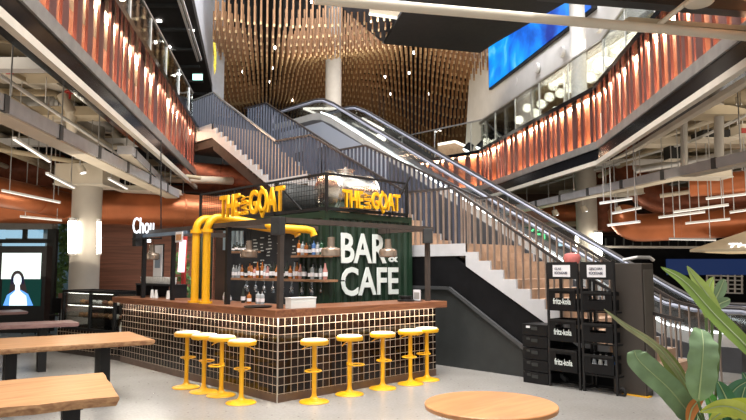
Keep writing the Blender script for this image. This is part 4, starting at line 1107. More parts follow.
# dark chairs and bin by the totem
def chair(p,rz,label):
    t=thing('chair',tuple(p),label,'chair','dark chairs by the totem',rz=rz)
    MB().box(-.21,.21,-.2,.2,.43,.46).build('seat',M['charcoal'],t,world=False)
    MB().box(-.21,.21,.18,.21,.50,.86).build('backrest',M['charcoal'],t,world=False)
    for x in (-.19,.19):
        for y in (-.18,.19): MB().box(x-.013,x+.013,y-.013,y+.013,0,.43 if y<0 else .86).build('leg',M['black'],t,world=False)
chair(at(33,333,Z=0),YAW+.2,'dark chair left of the pair by the display totem');chair(at(47,334,Z=0),YAW-.5,'dark chair right of the pair by the display totem')
p=at(68,330,Z=0)
bn=thing('bin_cabinet',tuple(p),'pinkish brown topped black bin cabinet left of the display case','bin',rz=YAW)
MB().box(-.2,.14,-.15,.15,0,.55).build('body',M['steel'],bn,world=False);MB().box(-.21,.15,-.16,.16,.55,.95).build('hood',mat('pinkish_wood',(.42,.22,.17),.5),bn,world=False);MB().box(.151,.40,-.16,.16,0,.97).build('side_cabinet',M['black'],bn,world=False)
# neon café sign
cs_=thing('neon_sign',tuple(at(144,236,D=10.6)),'white glowing script sign reading Chou hanging above the left counter','sign')
a=at(133,233.5,D=10.6)
rr=W(1,0,0)-W(0,0,0)
text('lettering','Chou',a,rr,AZ,21*10.6/640,16*10.6/640,'signw',.03,cs_,bold=.0)
MB().cyl(at(161,238,D=10.6),at(161,140,D=10.6),.010,6).build('hanger',M['black'],cs_);MB().bar(at(132,239,D=10.63),at(162,238.5,D=10.63),.02,.02).build('carrier',M['black'],cs_)
ex=thing('exit_sign',tuple(at(148,240,D=12.9)),'small lit white notice below the Chou sign','sign')
MB().bar(at(146,240.5,D=12.9),at(151,240.5,D=12.9),.02,.07).build('panel',M['lampw'],ex);MB().bar(at(146,238.5,D=12.92),at(151,238.5,D=12.92),.03,.02).build('housing',M['black'],ex)
# green market sign beyond the escalator
g=at(505,239.5,D=19)
gs=thing('market_sign',tuple(g),'glowing green MARKET sign half hidden behind the escalator','sign')
fbox(MB(),503,550,227,241,19.1,.1).build('sign_box',glow('green_box',(.01,.10,.03),.6),gs)
text('lettering','MARKET',at(504,239.5,D=19.08),rr,AZ,44*19/640,10.5*19/640,'greenl',.03,gs,bold=.02)
q=thing('pictogram_sign',tuple(at(563,243,D=18)),'small lit blue-white notice right of the green market sign','sign')
fbox(MB(),559,566,241,246,18,.05).build('panel',glow('bluish_notice',(.55,.8,.9),1.3),q);fbox(MB(),558.5,566.5,240.3,241,18,.05).build('housing',M['black'],q)
# green exit sign and lights of the upper left gallery
q=thing('exit_sign',tuple(at(197,76,D=15)),'glowing pale green exit sign hanging in the upper left gallery','sign')
fbox(MB(),192.5,202,74,79.5,15,.05).build('panel',glow('exit_green',(.45,1,.85),2.2),q);fbox(MB(),192,202.5,73,74,15,.06).build('housing',M['charcoal'],q)
for i,(u,v,r) in enumerate(((159,21.5,2.6),(164,42,1.6),(169,47.5,2.0),(179,74.5,2.4),(174,76,1.5),(188,94,1.8),(122,0,3),(193,31,1.2))):
    c=at(u,v,Z=8.27);D_=(inv(c)[1])
    tag(MB().cyl(c,c+Vector((0,0,.03)),r*D_/640*1.0,14).build('downlight',M['dot2'],smooth=False),'round white downlight in the black ceiling of the upper left gallery, %s in the row'%ORD[i],'downlight','downlights of the upper left gallery')
for i,(u0,v0,u1,v1) in enumerate(((172,0,201,61),(176,0,204,60))):
    a=at(u0-3,v0-30,Z=8.15);b=at(u1-3,v1,Z=8.15)
    tag(MB().bar(a,b,.06,.05).build('light_track',M['whitecol']),'long thin white track under the upper left ceiling, %s of the pair'%('left','right')[i],'track','white tracks under the upper left ceiling')
q=thing('yellow_artwork',tuple(at(214,58,D=17)),'yellow painted mark on the white wall end beside the rods','artwork')
upoly(MB(),[(213,42),(215.5,43),(216.5,55),(216,70),(214.5,75),(213.5,66),(214,55)],16.9).build('panel',mat('yellow_mark',(.55,.45,.04),.6,scale=30,var=.5),q)

# =================================================== ducts, pipes and trays
def duct(path,r,m,label,cat='duct',n=20,group=None,ribs=True):
    t=thing('round_duct' if cat=='duct' else 'pipe',tuple(path[0]),label,cat,group)
    MB().tube(path,r,n).build('duct_run' if cat=='duct' else 'pipe_run',M[m],t,smooth=True)
    if ribs:
        for i in range(len(path)-1):
            a,b=path[i],path[i+1];L=(b-a).length;k=int(L/1.5)
            for j in range(k):
                c=a+(b-a)*((j+.5)/k);d=(b-a).normalized()*.02
                MB().cyl(c-d,c+d,r*1.035,n).build('joint_ring',M[m],t)
                MB().cyl(c+Vector((0,0,r)),Vector((c.x,c.y,4.85)),.012,5).build('hanger_rod',M['steel'],t)
    return t
def bend(p,q,r_,s,k=6):
    """fillet corner q between p->q->r_"""
    a=q+(p-q).normalized()*s;b=q+(r_-q).normalized()*s
    return [a*(1-t)**2+q*2*t*(1-t)+b*t*t for t in [i/k for i in range(k+1)]]
def P(u,v,D): return at(u,v,D=D)
a,b,c=P(-60,203,13.8),P(120,207,15.2),P(240,214,16.6);duct([a,b,c],.42,'duct','big copper-coloured duct running above the entrance on the left')
a,b=P(-70,178,11.2),P(64,205,14.4);duct([a,b],.30,'duct','copper-coloured duct end near the left edge, above the entrance')
a,b=P(-30,165,16),P(60,172,16);duct([a,b],.45,'ductdark','dark copper duct high at the left, behind the service pipes')
a,b=P(110,172,17.5),P(260,182,17.5);duct([a,b],.42,'ductdark','dark copper duct below the left balcony edge')
a,b=P(622,229,15.8),P(800,219,14.5);duct(bend(P(622,190,16.2),a,b,.5)+[b],.34,'duct','big lower copper-coloured duct on the right with a bend')
a,b,c=P(625,165,17),P(648,205,16.5),P(800,195,15.5);duct([a]+bend(a,b,c,1.0)+[c],.40,'ductdark','dark copper duct on the right bending down behind the hanging lights')
a,b=P(690,186,14),P(800,178,13);duct([a,b],.24,'duct','short copper-coloured duct at the right edge above the hanging lights')
a,b=P(600,150,19),P(604,232,19);duct([a,b],.35,'ductdark','upright dark copper duct behind the column beside the escalator',ribs=False)
a,b=P(596,214,19.5),P(480,214,21);duct([a,b],.30,'duct','far copper-coloured duct behind the escalator glass')
# long grey beams (cable trays) with white undersides
def tray(a,b,w,h,label):
    t=thing('cable_tray',tuple(a),label,'cable tray','long grey service trays')
    MB().bar(a,b,w,h).build('channel',M['beam'],t)
    MB().bar(a-Vector((0,0,h/2+.01)),b-Vector((0,0,h/2+.01)),w*.8,.02).build('underside',M['offwhite'],t)
    L=(b-a).length;k=min(40,int(L/1.3))
    for i in range(k):
        c=a+(b-a)*((i+.2)/k);dd_=(b-a).normalized()*.05;MB().bar(c-dd_,c+dd_,w*1.08,h*1.12).build('clamp',M['duct2'],t)
    for i in range(k):
        c=a+(b-a)*((i+.5)/k);MB().bar(Vector((c.x,c.y,c.z+h/2)),Vector((c.x,c.y,4.85)),.015,.015).build('hanger_rod',M['steel'],t)
    return t
a=at(-25,96,Z=3.35);b=at(172,194,Z=3.35);tray(a,b,.34,.17,'long grey service tray descending from the top left towards the column')
a=at(500,213,Z=3.3);b=at(775,152,Z=3.3);tray(a,b,.34,.16,'long grey service tray crossing below the right balcony')
a=at(125,150,Z=3.55);b=at(163,186,Z=3.55);tray(a,b,.25,.14,'short grey service tray beside the left column box')
# white and cream pipes
def pp(pts,r,m,label,group): return duct([P(*q) for q in pts],r,m,label,'pipe',12,group,False)
GL='cream service pipes under the left ceiling';GR='cream service pipes under the right ceiling'
pl_=[([(-20,92,9.5),(55,93,11),(66,106,11.3)],.06,'cream','cream pipe running level at the left edge then bending down'),
([(-20,120,11),(70,122,13),(110,147,13.5),(128,146,14)],.07,'offwhite','pale pipe with a bend left of the column box'),
([(60,128,14),(112,130,14.5),(155,178,15.5),(232,181,17)],.10,'offwhite','fat pale pipe running to the foot of the left balcony'),
([(-20,146,12),(64,160,13),(200,178,16)],.05,'cream','thin cream pipe above the hanging tube lights'),
([(-20,60,9),(40,68,10),(62,60,10.5)],.05,'cream','thin cream pipe near the left edge under the balcony'),
([(-20,38,8.6),(30,44,9.4)],.035,'cream','thin cream pipe highest at the left edge'),
([(62,95,11),(70,110,11),(72,130,11.4)],.09,'offwhite','short fat pale pipe dropping near the red valve'),
([(0,102,11),(60,100,12),(110,128,14)],.11,'white','white duct-like pipe behind the grey tray'),
([(150,203,18),(240,196,20)],.06,'offwhite','thin pale pipe left above the yellow sign'),
([(100,160,17),(180,190,19)],.12,'cream','fat cream pipe above the wooden wall')]
for pts,r,m,l in pl_: pp(pts,r,m,l,GL)
pr_=[([(590,190,18),(660,172,17),(790,140,15)],.06,'cream','cream pipe above the right grey tray'),
([(600,176,18),(650,150,15),(790,112,12)],.07,'cream','cream pipe rising to the right edge below the balcony'),
([(620,150,15),(690,128,13),(790,95,10)],.05,'offwhite','pale thin pipe nearest the right balcony edge'),
([(684,98,11),(684,170,12)],.06,'concrete','upright grey pipe left of the right edge'),
([(719,96,11),(719,160,11.5)],.08,'concrete','thicker upright grey pipe near the right edge'),
([(660,196,15),(790,178,14)],.05,'offwhite','pale pipe below the right grey tray'),
([(560,196,19),(640,184,18)],.16,'white','white insulated pipe left of the right column'),
([(520,226,20),(620,222,19)],.08,'cream','cream pipe behind the escalator handrail'),
([(636,170,15),(746,152,13.5)],.09,'steel','steel pipe behind the black unit on the right'),
([(664,105,12),(746,88,11),(790,80,10)],.04,'cream','thin cream pipe below the right balcony soffit')]
for pts,r,m,l in pr_: pp(pts,r,m,l,GR)
# red valve, black unit, cream boxes
v=thing('red_valve',tuple(P(70,90,10.8)),'small red valve on the pipework at upper left','valve')
pv=P(70,92,10.8);MB().ring(tuple(pv),.07,.02,16,6).build('hand_wheel',M['red'],v);MB().cyl(pv-Vector((0,0,.12)),pv,.02,8).build('spindle',M['red'],v)
def hbox(u,v,D,w,d,h,m,label,cat='box'):
    p=P(u,v,D);t=thing('service_box' ,tuple(p),label,cat,rz=YAW)
    MB().box(-w/2,w/2,-d/2,d/2,-h/2,h/2).build('casing',M[m],t,world=False,bevel=.01)
    for x in (-w*.4,w*.4): MB().cyl((x,0,h/2),(x,0,4.85-p.z),.012,5).build('hanger_rod',M['steel'],t,world=False)
    MB().box(-w/2-.02,w/2+.02,-d/2-.02,d/2+.02,-h/2-.02,-h/2).build('flange',M['edge'],t,world=False)
hbox(715,136,13,.75,.5,.16,'black','long black ventilation unit below the right balcony','ventilation unit')
hbox(8,72,9.6,.35,.4,.20,'cream','cream box with a red plate at the upper left edge')
tag(fbox(MB(),6,13,68,74,9.3,.02).build('red_plate',M['red']),'red plate on the cream box at the upper left edge','plate')
hbox(744,130,12,.30,.4,.16,'offwhite','white box with red plate at the right edge')
tag(fbox(MB(),742,748,128,133,11.7,.02).build('red_plate',M['red']),'red plate on the white box at the right edge','plate')
hbox(702,174,12.5,.9,.5,.16,'offwhite','cream boxed duct hanging below the right grey tray')
hbox(40,78,10.5,.5,1.2,.14,'white','white boxed duct at upper left beyond the thin pipes')
hbox(38,112,12,.7,.9,.12,'white','white boxed duct above the grey tray on the left')
hbox(150,190,15,1.2,1.0,.10,'offwhite','pale boxed duct right of the left column box')
hbox(620,192,16.5,.9,.8,.14,'offwhite','pale boxed duct left of the right pipe bend')
hbox(560,168,19,2.2,1,.3,'white','white boxed duct beneath the kink of the right balcony')
hbox(672,152,14,.25,.3,.35,'black','small black bracket unit hanging behind the uprights on the right','bracket')
# pipes near the top of the picture
a=at(315,-1,Z=4.0);b=at(800,41,Z=4.0);duct([a,b],.048,'offwhite','fat white pipe crossing the top of the view','pipe',16,'pipes across the top',False)
a=at(651,31,Z=4.0);b=at(702,-10,Z=4.3);duct([a,b],.026,'offwhite','thin white branch pipe rising from the fat pipe at the top right','pipe',12,'pipes across the top',False)
a=at(626,21,Z=4.08);b=at(800,34,Z=4.08);tag(MB().bar(a,b,.10,.05).build('tray_rail',M['cream']),'tan rail just above the fat white pipe at the top right','rail')
q=thing('light_box',tuple(at(385,12,D=5.8)),'cream box light hanging from the fat white pipe at the top','lamp')
upoly(MB(),[(370,5),(402,9),(397,17),(369,13)],5.8).build('housing',M['offwhite'],q);
MB().bar(at(369,14,D=5.8),at(397,18,D=5.8),.025,.015).build('lens',M['tubedim'],q)
mb=MB();mb.prism([at(540,-150,Z=4.5),at(1000,-150,Z=4.5),at(1000,22,Z=4.5),at(800,14,Z=4.5),at(610,0,Z=4.5),at(545,-8,Z=4.5)],(0,0,.12));struct('ceiling_perforated',mb,mat('perforated_ceiling',(.55,.45,.30),.6,var=.5,scale=26))
mb=MB();mb.bar(at(540,-8,Z=4.36),at(900,22,Z=4.36),.16,.12);tag(mb.build('dark_beam',M['black']),'dark beam crossing the top right corner above the pipes','beam',kind='structure')
tag(MB().lathe([(.02,0),(.12,.005),(.135,.02),(.12,.04),(.02,.05)],tuple(at(699,5,Z=4.15)),24).build('ceiling_plate',M['offwhite'],smooth=True),'oval cream plate at the top right beside the branch pipe','plate')

# hanging linear lights
def linlight(u0,v0,u1,v1,D0,D1,label,group):
    a=P(u0,v0,D0);b=P(u1,v1,D1)
    t=thing('linear_light',tuple((a+b)/2),label,'lamp',group)
    MB().bar(a,b,.055,.035).build('housing',M['white'],t)
    MB().bar(a-Vector((0,0,.025)),b-Vector((0,0,.025)),.04,.010).build('diffuser',M['lindim'],t)
    for f in (.12,.88):
        c=a+(b-a)*f;MB().cyl(c+Vector((0,0,.02)),Vector((c.x,c.y,4.85)),.010,5).build('suspension_wire',M['steel'],t)
GLl='hanging linear lights on the left';GRl='hanging linear lights on the right'
for i,q in enumerate(((14,138,50,161,9.5,11.2),(47,173,74,187,11,12.2),(109,178,127,188,12,13),(2,190,60,202,12,13),(20,216,62,220,13.6,13.9))):
    linlight(*q,'hanging linear light at left, %s'%('nearest, below the long grey tray','lower right of the nearest, beside the column box','just right of the column box','faint one in front of the copper duct','lowest, above the entrance frames')[i],GLl)
for i,q in enumerate(((673.6,211.7,728.8,204.3),(658.6,217,705,211.4),(685.5,223,730,218.6),(706,198.3,752,193),(730,212,765,207),(612,213,641,207.4),(608,225,640,221.2),(600,203,632,198),(669,238.5,716,239.5))):
    D=12.5+ (i%3)*.5
    linlight(*q,D+.3,D-.2,'hanging linear light on the right, %s'%('upper of the centre pair','lower left of the centre pair','below the centre pair, against the lower duct','highest at the right edge','cut by the right edge','middle one beside the column','lowest one beside the column','highest one beside the column','lowest of all, above the umbrella')[i],GRl)
for i,(u0,u1,v) in enumerate(((206,236,196),(200,234,202),(180,226,208))):
    pass
# spot heads
for i,(u,v,D,m) in enumerate(((80,166,12.8,'left column box, upper'),(617,207,15.5,'right column head, left'),(583,206,16.5,'right column head, right'),(554,210,17,'grey tray behind the escalator'))):
    p=P(u,v,D);t=thing('spotlight',tuple(p),'small cream spotlight head by the '+m,'spotlight','cream spotlight heads')
    MB().cyl(p,p+Vector((.05,-.03,-.14)),.07,12,r2=.085).build('head',M['offwhite'],t);MB().cyl(p+Vector((.05,-.03,-.141)),p+Vector((.051,-.031,-.15)),.06,12).build('lens',M['lampw'],t);MB().cyl(p,p+Vector((0,0,.3)),.012,6).build('stem',M['steel'],t)

# =================================================== right background: dark stalls, umbrella
mb=MB();fbox(mb,602,860,236,330,20,.2);struct('wall_dark_right',mb,'blackwall')
q=thing('shop_canopy',tuple(P(680,247,18)),'dark slatted canopy frame of the stall on the right','canopy')
MB().bar(P(604,247,17.5),P(800,248,16),.2,.06).build('beam',M['grey'],q)
for i in range(22): MB().bar(P(606+i*9,238,17.6),P(606+i*9,247,17.6),.03,.03).build('slat',M['charcoal'],q)
s=fbox(MB(),668,800,259,275,18.5,.1).build('blue_panel',glow('dark_blue_lit',(.015,.035,.12),.5));tag(s,'dark blue lit panel at the back of the right stall','panel')
q=thing('white_gate',tuple(P(725,295,16)),'white wire gate standing in the dark stall on the right','gate')
for i in range(6): MB().bar(P(707+i*7,275,16),P(707+i*7,293,16),.035,.03).build('upright_bar',M['whitecol'],q)
for i in range(5): MB().bar(P(707,275.5+i*4.2,16.02),P(743,276.5+i*4.2,16.02),.03,.03).build('cross_bar',M['whitecol'],q)
q=thing('low_counter',tuple(P(720,310,13)),'low dark counter with pale edge behind the plants on the right','counter')
MB().bar(P(700,312,13),P(800,314,12),.5,.06).build('worktop',M['concrete'],q);MB().bar(P(702,326,13.1),P(800,330,12.1),.4,.55).build('body',M['charcoal'],q)
um=thing('parasol',tuple(W(*inv(P(775,320,14)),0)),'beige parasol with white lettering at the right edge','parasol')
c=P(776,221,14);hw=1.92
cs2=[c+(W(sx*hw,sy*hw,0)-W(0,0,0))+Vector((0,0,-.63)) for sx,sy in ((-1,0),(0,-1),(1,0),(0,1))]
mb=MB();mb.add([c]+cs2+[c-Vector((0,0,.02))]+[p-Vector((0,0,.02)) for p in cs2],[(0,1,2),(0,2,3),(0,3,4),(0,4,1),(5,7,6),(5,8,7),(5,9,8),(5,6,9)]);mb.build('canopy',M['canvas'],um)
mb=MB()
for i in range(4):
    a,b=cs2[i],cs2[(i+1)%4];mb.prism([a,b,b-Vector((0,0,.05)),a-Vector((0,0,.05))],(.002,.002,0))
mb.build('hem',M['canvas'],um)
er=(cs2[1]-cs2[0]).normalized();eu=(c-cs2[0]);eu=(eu-er*eu.dot(er)).normalized();en=er.cross(eu)
text('lettering','THE SPRITZ',cs2[0]+er*.72+eu*.07+en*.012,er,eu,1.6,.20,'lampw',.006,um,bold=.01)  # letters given their own glow to stay white, they are not lamps
MB().cyl((c.x,c.y,0),(c.x,c.y,c.z),.04,10).build('pole',M['charcoal'],um)
for p in cs2: MB().bar(Vector((c.x,c.y,c.z-.7)),(c+p)/2-Vector((0,0,.03)),.025,.025).build('strut',M['grey'],um)

# =================================================== plant at the right front
plant=thing('potted_plant',tuple(at(705,470,D=2.6)-Vector((0,0,.0))),'large potted plant with broad sage and olive leaves at the right front','plant')
def spline(pts,n):
    out=[]
    m=len(pts)-1
    for i in range(n+1):
        t=i/n*m;k=min(int(t),m-1);f=t-k
        p0=pts[max(k-1,0)];p1=pts[k];p2=pts[k+1];p3=pts[min(k+2,m)]
        out.append(.5*((2*p1)+(p2-p0)*f+(2*p0-5*p1+4*p2-p3)*f*f+(3*p1-p0-3*p2+p3)*f**3))
    return out
def leaf(pix,hw,m,fold=.25,twist=0,prof=None,stemlen=.2,wav=.0):
    """pix: (u,v,D) from base to tip; hw half width in px at the mid depth"""
    P3=[Vector(P(*q)) for q in pix];n=22;S=spline(P3,n)
    mb=MB();vs=[];Dm=sum(q[2] for q in pix)/len(pix);w=hw*Dm/640
    view=Vector((FX,FY,.0));rnd=random.Random(int(pix[0][0]*7+pix[-1][1]))
    ph=rnd.uniform(0,6)
    for i,p in enumerate(S):
        t=i/n;d=(S[min(i+1,n)]-S[max(i-1,0)]).normalized()
        s=d.cross(view).normalized();nn_=s.cross(d).normalized()
        s=(s*math.cos(twist)+nn_*math.sin(twist));k=s.cross(d)
        if prof=='blunt': ww=w*min(1,(t/.18)**.8)*(max(0,1-((t-.55)/.45)**2 if t>.55 else 1))**.5 if t>0 else 0
        else: ww=w*max(0,math.sin(PI*min(1,t**.85)))**.8
        ww=max(ww,.0015)
        for j,f in enumerate((-1,-.5,0,.5,1)):
            vs.append(p+s*ww*f-k*(abs(f)*fold*ww)+k*wav*ww*math.sin(t*30+ph+f*2)*(abs(f)))
    fs=[(i*5+j,i*5+j+1,(i+1)*5+j+1,(i+1)*5+j) for i in range(n) for j in range(4)]
    mb.add(vs,fs);o=mb.build('leaf',M[m],plant,smooth=True)
    # midrib
    MB().tube([q-view*.003 for q in S[1:-1]],[.0035*(1-.7*i/n) for i in range(len(S[1:-1]))],5).build('midrib',M['lrib'],o_parent(o),smooth=True)
    b=P3[0];MB().tube(spline([Vector((PB.x,PB.y,PB.z)),(PB+b)/2+Vector((0,0,.02)),b+(S[1]-S[0])*.3],6),.006,6).build('leaf_stem',M['stem'],plant,smooth=True)
def o_parent(o): return o
PB=P(712,455,2.75)
M['lrib']=mat('leaf_midrib',(.34,.42,.22),.5)
leaf([(696,424,2.7),(672,392,2.62),(640,362,2.6),(634,350,2.6)],12,'lgreen',.15,prof='blunt',wav=.12)
leaf([(697,410,2.75),(680,375,2.65),(655,345,2.55),(625,325,2.5),(604,309,2.45)],3.8,'lolive2',.35,.5)
leaf([(693,408,2.9),(680,380,2.9),(667,358,2.9),(656,343,2.9)],7.5,'lolive',.3,.3)
leaf([(698,402,2.5),(701,372,2.5),(703,345,2.5),(701,329,2.55)],15,'lgreen',.12,prof='blunt',wav=.12)
leaf([(775,380,2.2),(748,348,2.2),(715,315,2.25),(685,282,2.3),(661,267,2.35)],7.5,'lolive3',.28,.2)
leaf([(722,318,2.5),(708,296,2.5),(696,280,2.5),(687,266,2.5)],6,'lbright',.3)
leaf([(706,318,2.6),(706,300,2.6),(709,286,2.6),(713,277,2.6)],5.5,'lbright',.3,.4)
leaf([(712,305,2.7),(718,293,2.7),(722,284,2.7),(724,279,2.7)],6,'lgreen',.3)
leaf([(712,318,2.6),(718,305,2.6),(726,301,2.6),(730,299,2.6)],5,'lgreen',.3)
for q,h,m in (([(720,428,2.6),(724,405,2.6),(736,388,2.6),(750,380,2.6)],9,'ldark'),([(735,430,2.55),(728,404,2.5),(722,390,2.5),(717,381,2.5)],8,'ldark'),([(735,430,2.5),(740,410,2.5),(742,396,2.5),(745,386,2.5)],8,'ldark'),
  ([(705,425,2.5),(722,412,2.35),(745,406,2.3),(768,410,2.3)],10,'lyellow'),([(760,425,2.3),(740,410,2.25),(720,406,2.2),(700,412,2.2)],8,'lyellow'),([(688,425,2.6),(691,410,2.6),(697,402,2.6),(704,398,2.6)],6,'lorange'),
  ([(740,425,2.7),(746,400,2.7),(748,385,2.7),(742,372,2.7)],8,'ldark'),([(712,425,2.6),(712,406,2.6),(708,396,2.6),(704,390,2.6)],6,'lbright2'),([(730,425,2.6),(726,412,2.6),(715,404,2.6),(712,400,2.6)],6,'ldark')):
    leaf(q,h,m,.3)
pc=Vector((PB.x,PB.y,0))
MB().lathe([(.001,0),(.20,0),(.22,.02),(.27,PB.z-.02),(.285,PB.z),(.26,PB.z),(.25,PB.z-.03),(.001,PB.z-.04)],tuple(pc),32).build('planter',M['charcoal'],plant,smooth=True)

# =================================================== hanging rods
rodA=MB().box(-.026,.026,-.026,.026,0,.95)
rd=[]
rnd=random.Random(31)
def wave(x,d):
    return 9.55+.07*(d-20)+.38*math.sin(x*.45+d*.28)+.22*math.sin(d*.5-x*.2)-(2.6*math.exp(-((x-4.6)/2.6)**2-((d-38)/6)**2))
gx=.20
x=-8.5
rows=[]
d=19.2;j=0
while d<42:
    w0=(-161*d/640)-.1;w1=(118*d/640)
    x=-7-.17*(d-20)
    while x<11:
        if w0<x<w1 and not(((x+1.6)/1)**2+((d-26)/1)**2<.45): rows.append((x,d))
        x+=gx
    d+=.85;j+=1

rodmesh=None
stf=MB();stt=MB()
lab='slim brown wooden rod hanging in the wavy rod canopy above the stairs'
for i,(x,d) in enumerate(rows):
    x+=rnd.uniform(-.01,.01);z=wave(x,d)+rnd.uniform(-.03,.03)
    p=W(x,d,z)
    if i<300:
        if rodmesh is None:
            o=rodA.build('hanging_rod',M['rod'],world=False);rodmesh=o.data
            wire=MB().box(-.004,.004,-.004,.004,.95,3.6);cap=MB().box(-.027,.027,-.027,.027,-.02,.07)
            cm_=cap.build('brass_tip',M['brass'],o,world=False);wm=wire.build('wire',M['black'],o,world=False)
            tag(o,lab,'rod','wooden rods of the hanging canopy')
            base=o
        else: o=dup(base)
        o.location=p;o.rotation_euler=(0,0,YAW)
    else:
        stf.box(p.x-.028,p.x+.028,p.y-.028,p.y+.028,z+.1,z+.95);stt.box(p.x-.029,p.x+.029,p.y-.029,p.y+.029,z-.02,z+.1)
t=thing('distant_hanging_rods',(0,0,9),'mass of distant brown wooden rods forming the far waves of the hanging canopy','rods','wooden rods of the hanging canopy');t['kind']='stuff'
o=stf.build('far_rods',M['rod'],t);o['kind']='stuff';o=stt.build('far_tips',M['brass'],t);o['kind']='stuff'
for i,(u,v) in enumerate(((244,35),(275,49),(302,50),(334,39),(272,69),(243,73),(270,83),(295,84),(321,71),(243,91),(357,54),(348,72),(369,85),(385,78),(390,95),(409,74),(428,95),(292,101),(414,54),(386,55),(461,77),(312,3))):
    d=20+v*.16;c=at(u,v,D=d)
    tag(MB().cyl(c,c+Vector((0,0,.12)),.045,10).build('pin_spot',M['dot2']),'tiny white spot lamp among the hanging rods, %s in the field'%ORD[min(i,27)],'spotlight','tiny spot lamps among the rods')
# long white beams of the gallery at the back, seen through the escalator glass
for i,(u0,v0,u1,v1) in enumerate(((304,108.5,334,121.5),(303,108.5,340,108.5),(352,123,376,136),(362,118,384,130))):
    a=P(u0,v0,24);b=P(u1,v1,24)
    tag(MB().bar(a,b,.07,.07).build('linear_light',M['tubedim']),'white linear light of the back gallery seen over the escalator, %s from left'%ORD[i],'lamp','white linear lights of the back gallery')
# lit bar of the back gallery
q=thing('lit_counter',tuple(P(460,150,30)),'lit counter glowing behind the glass railing of the back gallery','counter')
MB().prism([P(438,163,29),P(438,146,29),P(455,143,29),P(478,152,29),P(478,163,29)],W(0,1,0)-W(0,0,0)).build('body',M['tread'],q)
MB().bar(P(438,144.5,28.9),P(455,141.5,28.9),.1,.1).bar(P(455,141.5,28.9),P(479,152,28.9),.1,.1).build('light_strip',M['tubedim'],q)
for i,(u,v) in enumerate(((471,149),(484,147))):
    t=thing('studio_light',tuple(P(u,v,24)),'round studio style lamp in the back gallery, %s'%('left','right')[i],'lamp')
    a=P(u,v-5,24);b=P(u-4,v+2,24);MB().cyl(a,b,.13,12,r2=.2).build('head',M['black'],t);MB().cyl(b,b+(b-a)*.05,.18,12).build('lens',M['lampw'],t);MB().cyl(P(u+1,v,24),P(u+1,v+14,24),.015,6).build('stand',M['black'],t)
"""GLOW_CLUSTER"""
for i,(u,v) in enumerate(((379,137),(380,142),(384,147),(383,138),(372,138))):
    c=P(u,v,26);t=thing('globe_lamp',tuple(c),'small glowing globe seen through the escalator glass, %s of a cluster'%ORD[i],'lamp','globes behind the escalator glass')
    MB().lathe([(.13*math.sin(a*PI/8),-.13*math.cos(a*PI/8)) for a in range(1,8)],tuple(c),12).build('globe',M['globe'],t,smooth=True);MB().cyl(c,c+Vector((0,0,2)),.01,5).build('cord',M['black'],t)

# =================================================== light
def area(name,loc,tgt,size,power,col,sy=None):
    l=bpy.data.lights.new(name,'AREA');l.energy=power;l.color=col;l.shape='RECTANGLE' if sy else 'SQUARE';l.size=size
    if sy:l.size_y=sy
    o=bpy.data.objects.new(name,l);COL.objects.link(o);o.location=loc
    o.rotation_euler=(Vector(tgt)-Vector(loc)).to_track_quat('-Z','Y').to_euler();return o
area('atrium_top_fill',W(0,6,12.5),W(0,10,0),10,3000,(1,.97,.93),10)  # added overhead fill for the whole hall, not a skylight opening
area('upper_left_fill',W(1,15,10),W(-4,19,11),4,450,(.95,.97,1),6)  # unseen fill added to brighten the white fascia
area('ceiling_fill_left',W(-7,9,4.5),W(-6,11,0),5,120,(1,.85,.66),8)  # added fill under the left ceiling, no fitting belongs to it
area('ceiling_fill_right',W(8,12,4.5),W(7,14,0),5,120,(1,.85,.66),8)  # same added fill under the right ceiling
area('upper_right_fill',W(3,18,12),WL and W(7,19,8),4,1000,(1,.97,.95),8)  # fill without a fitting, brightens the white wall and screen surround
area('rod_underside_fill',W(0,27,6.6),W(0,30,12),8,320,(1,.80,.55),14)  # added fill from below so the rod undersides are not black
area('under_service_fill_left',W(-6,12,2.2),W(-6,13,5),6,70,(1,.85,.65),6)  # unseen upward fill added for the left pipes and ducts
area('under_service_fill_right',W(8,14,2.2),W(8,15,5),6,70,(1,.85,.65),6)  # unseen upward fill added for the right pipes and ducts
area('lounge_fill',W(8,16,7.6),W(8,16,5),3,450,(1,.88,.70),10)  # extra fill brightening the lounge beyond what its globes give
def spot(loc,tgt,power,col,ang=50,rad=.08):
    l=bpy.data.lights.new('spot_lamp','SPOT');l.energy=power;l.color=col;l.spot_size=math.radians(ang);l.spot_blend=.6;l.shadow_soft_size=rad
    o=bpy.data.objects.new('spot_lamp',l);COL.objects.link(o);o.location=loc;o.rotation_euler=(Vector(tgt)-Vector(loc)).to_track_quat('-Z','Y').to_euler()
spot((-2,-2.5,6),(2.4,1.2,2.0),420,(1,.95,.88),45)
spot((-4,2,5),(0,2,1.5),260,(1,.95,.88),60)
spot((0,-4,6),(4,-1,1),260,(1,.95,.88),50)
w=bpy.data.worlds.new('world');sc.world=w;w.use_nodes=True
w.node_tree.nodes['Background'].inputs['Color'].default_value=(1,.95,.88,1);w.node_tree.nodes['Background'].inputs['Strength'].default_value=.62
vs=sc.view_settings;vs.view_transform='Standard';vs.look='None';vs.gamma=1;vs.exposure=.42;vs.use_curve_mapping=False
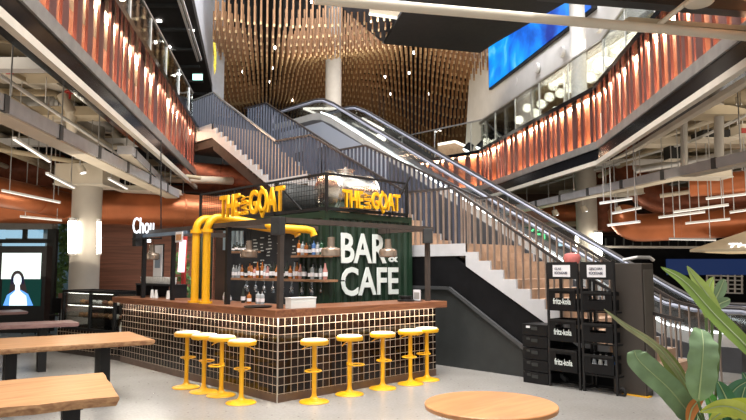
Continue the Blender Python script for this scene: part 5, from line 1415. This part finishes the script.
def edge_x(side,d):
    L_=[inv(p) for p in (LEFTL[:2] if side<0 else RIGHTL)]
    for (x0,d0),(x1,d1) in zip(L_,L_[1:]):
        if d0<=d<=d1: return x0+(x1-x0)*(d-d0)/(d1-d0)
    return L_[-1][0] if d>L_[-1][1] else L_[0][0]
# extra service runs hung under both ceilings
rnd=random.Random(77)
for side,name,gp in ((-1,'left',GL),(1,'right',GR)):
    base=LEFTL if side<0 else [K1+(Ra-K1)*1.6,K1,K2]
    for k in range(9):
        off=(.7+k*.62) if side<0 else (.7+k*.7)
        ln_=offline(base[:3] if side>0 else base[:2],off if side<0 else -off)
        z=3.95+rnd.uniform(0,.7)
        pts=[Vector((p.x,p.y,z)) for p in ln_]
        r=rnd.choice((.03,.045,.06,.09))
        if len(pts)==3: pts=[pts[0]]+bend(pts[0],pts[1],pts[2],.8)+[pts[2]]
        t=thing('pipe',tuple(pts[0]),'service pipe running along the %s balcony, %s out from its edge'%(name,ORD[k]),'pipe',gp)
        MB().tube(pts,r,8).build('pipe_run',M[rnd.choice(('offwhite','cream','white','concrete'))],t,smooth=True)
        for q,d in alongs(pts,2.4,.4+.3*k%1):
            MB().cyl(q,Vector((q.x,q.y,4.85)),.008,4).build('hanger_rod',M['steel'],t)
    # cross runs
    for k in range(8):
        d=8.5+k*1.35;xa=edge_x(side,d)+side*.6
        a=W(xa,d,4.35+.3*(k%2));b=W(xa+side*7,d,4.35+.3*(k%2))
        t=thing('cross_duct',tuple(a),'flat pale duct crossing the %s ceiling, %s from the camera'%(name,ORD[k]),'duct','flat cross ducts under the ceilings')
        MB().bar(a,b,rnd.choice((.2,.35,.5)),.16).build('casing',M[rnd.choice(('white','offwhite','cream'))],t)
        for f in (.15,.5,.85):
            c=a+(b-a)*f;MB().bar(Vector((c.x,c.y,c.z+.08)),Vector((c.x,c.y,4.85)),.015,.015).build('hanger_rod',M['steel'],t)

for o in sc.objects:
    if 'label' in o and len(o['label'].split())>16: print('LONG',o.name,o['label'])
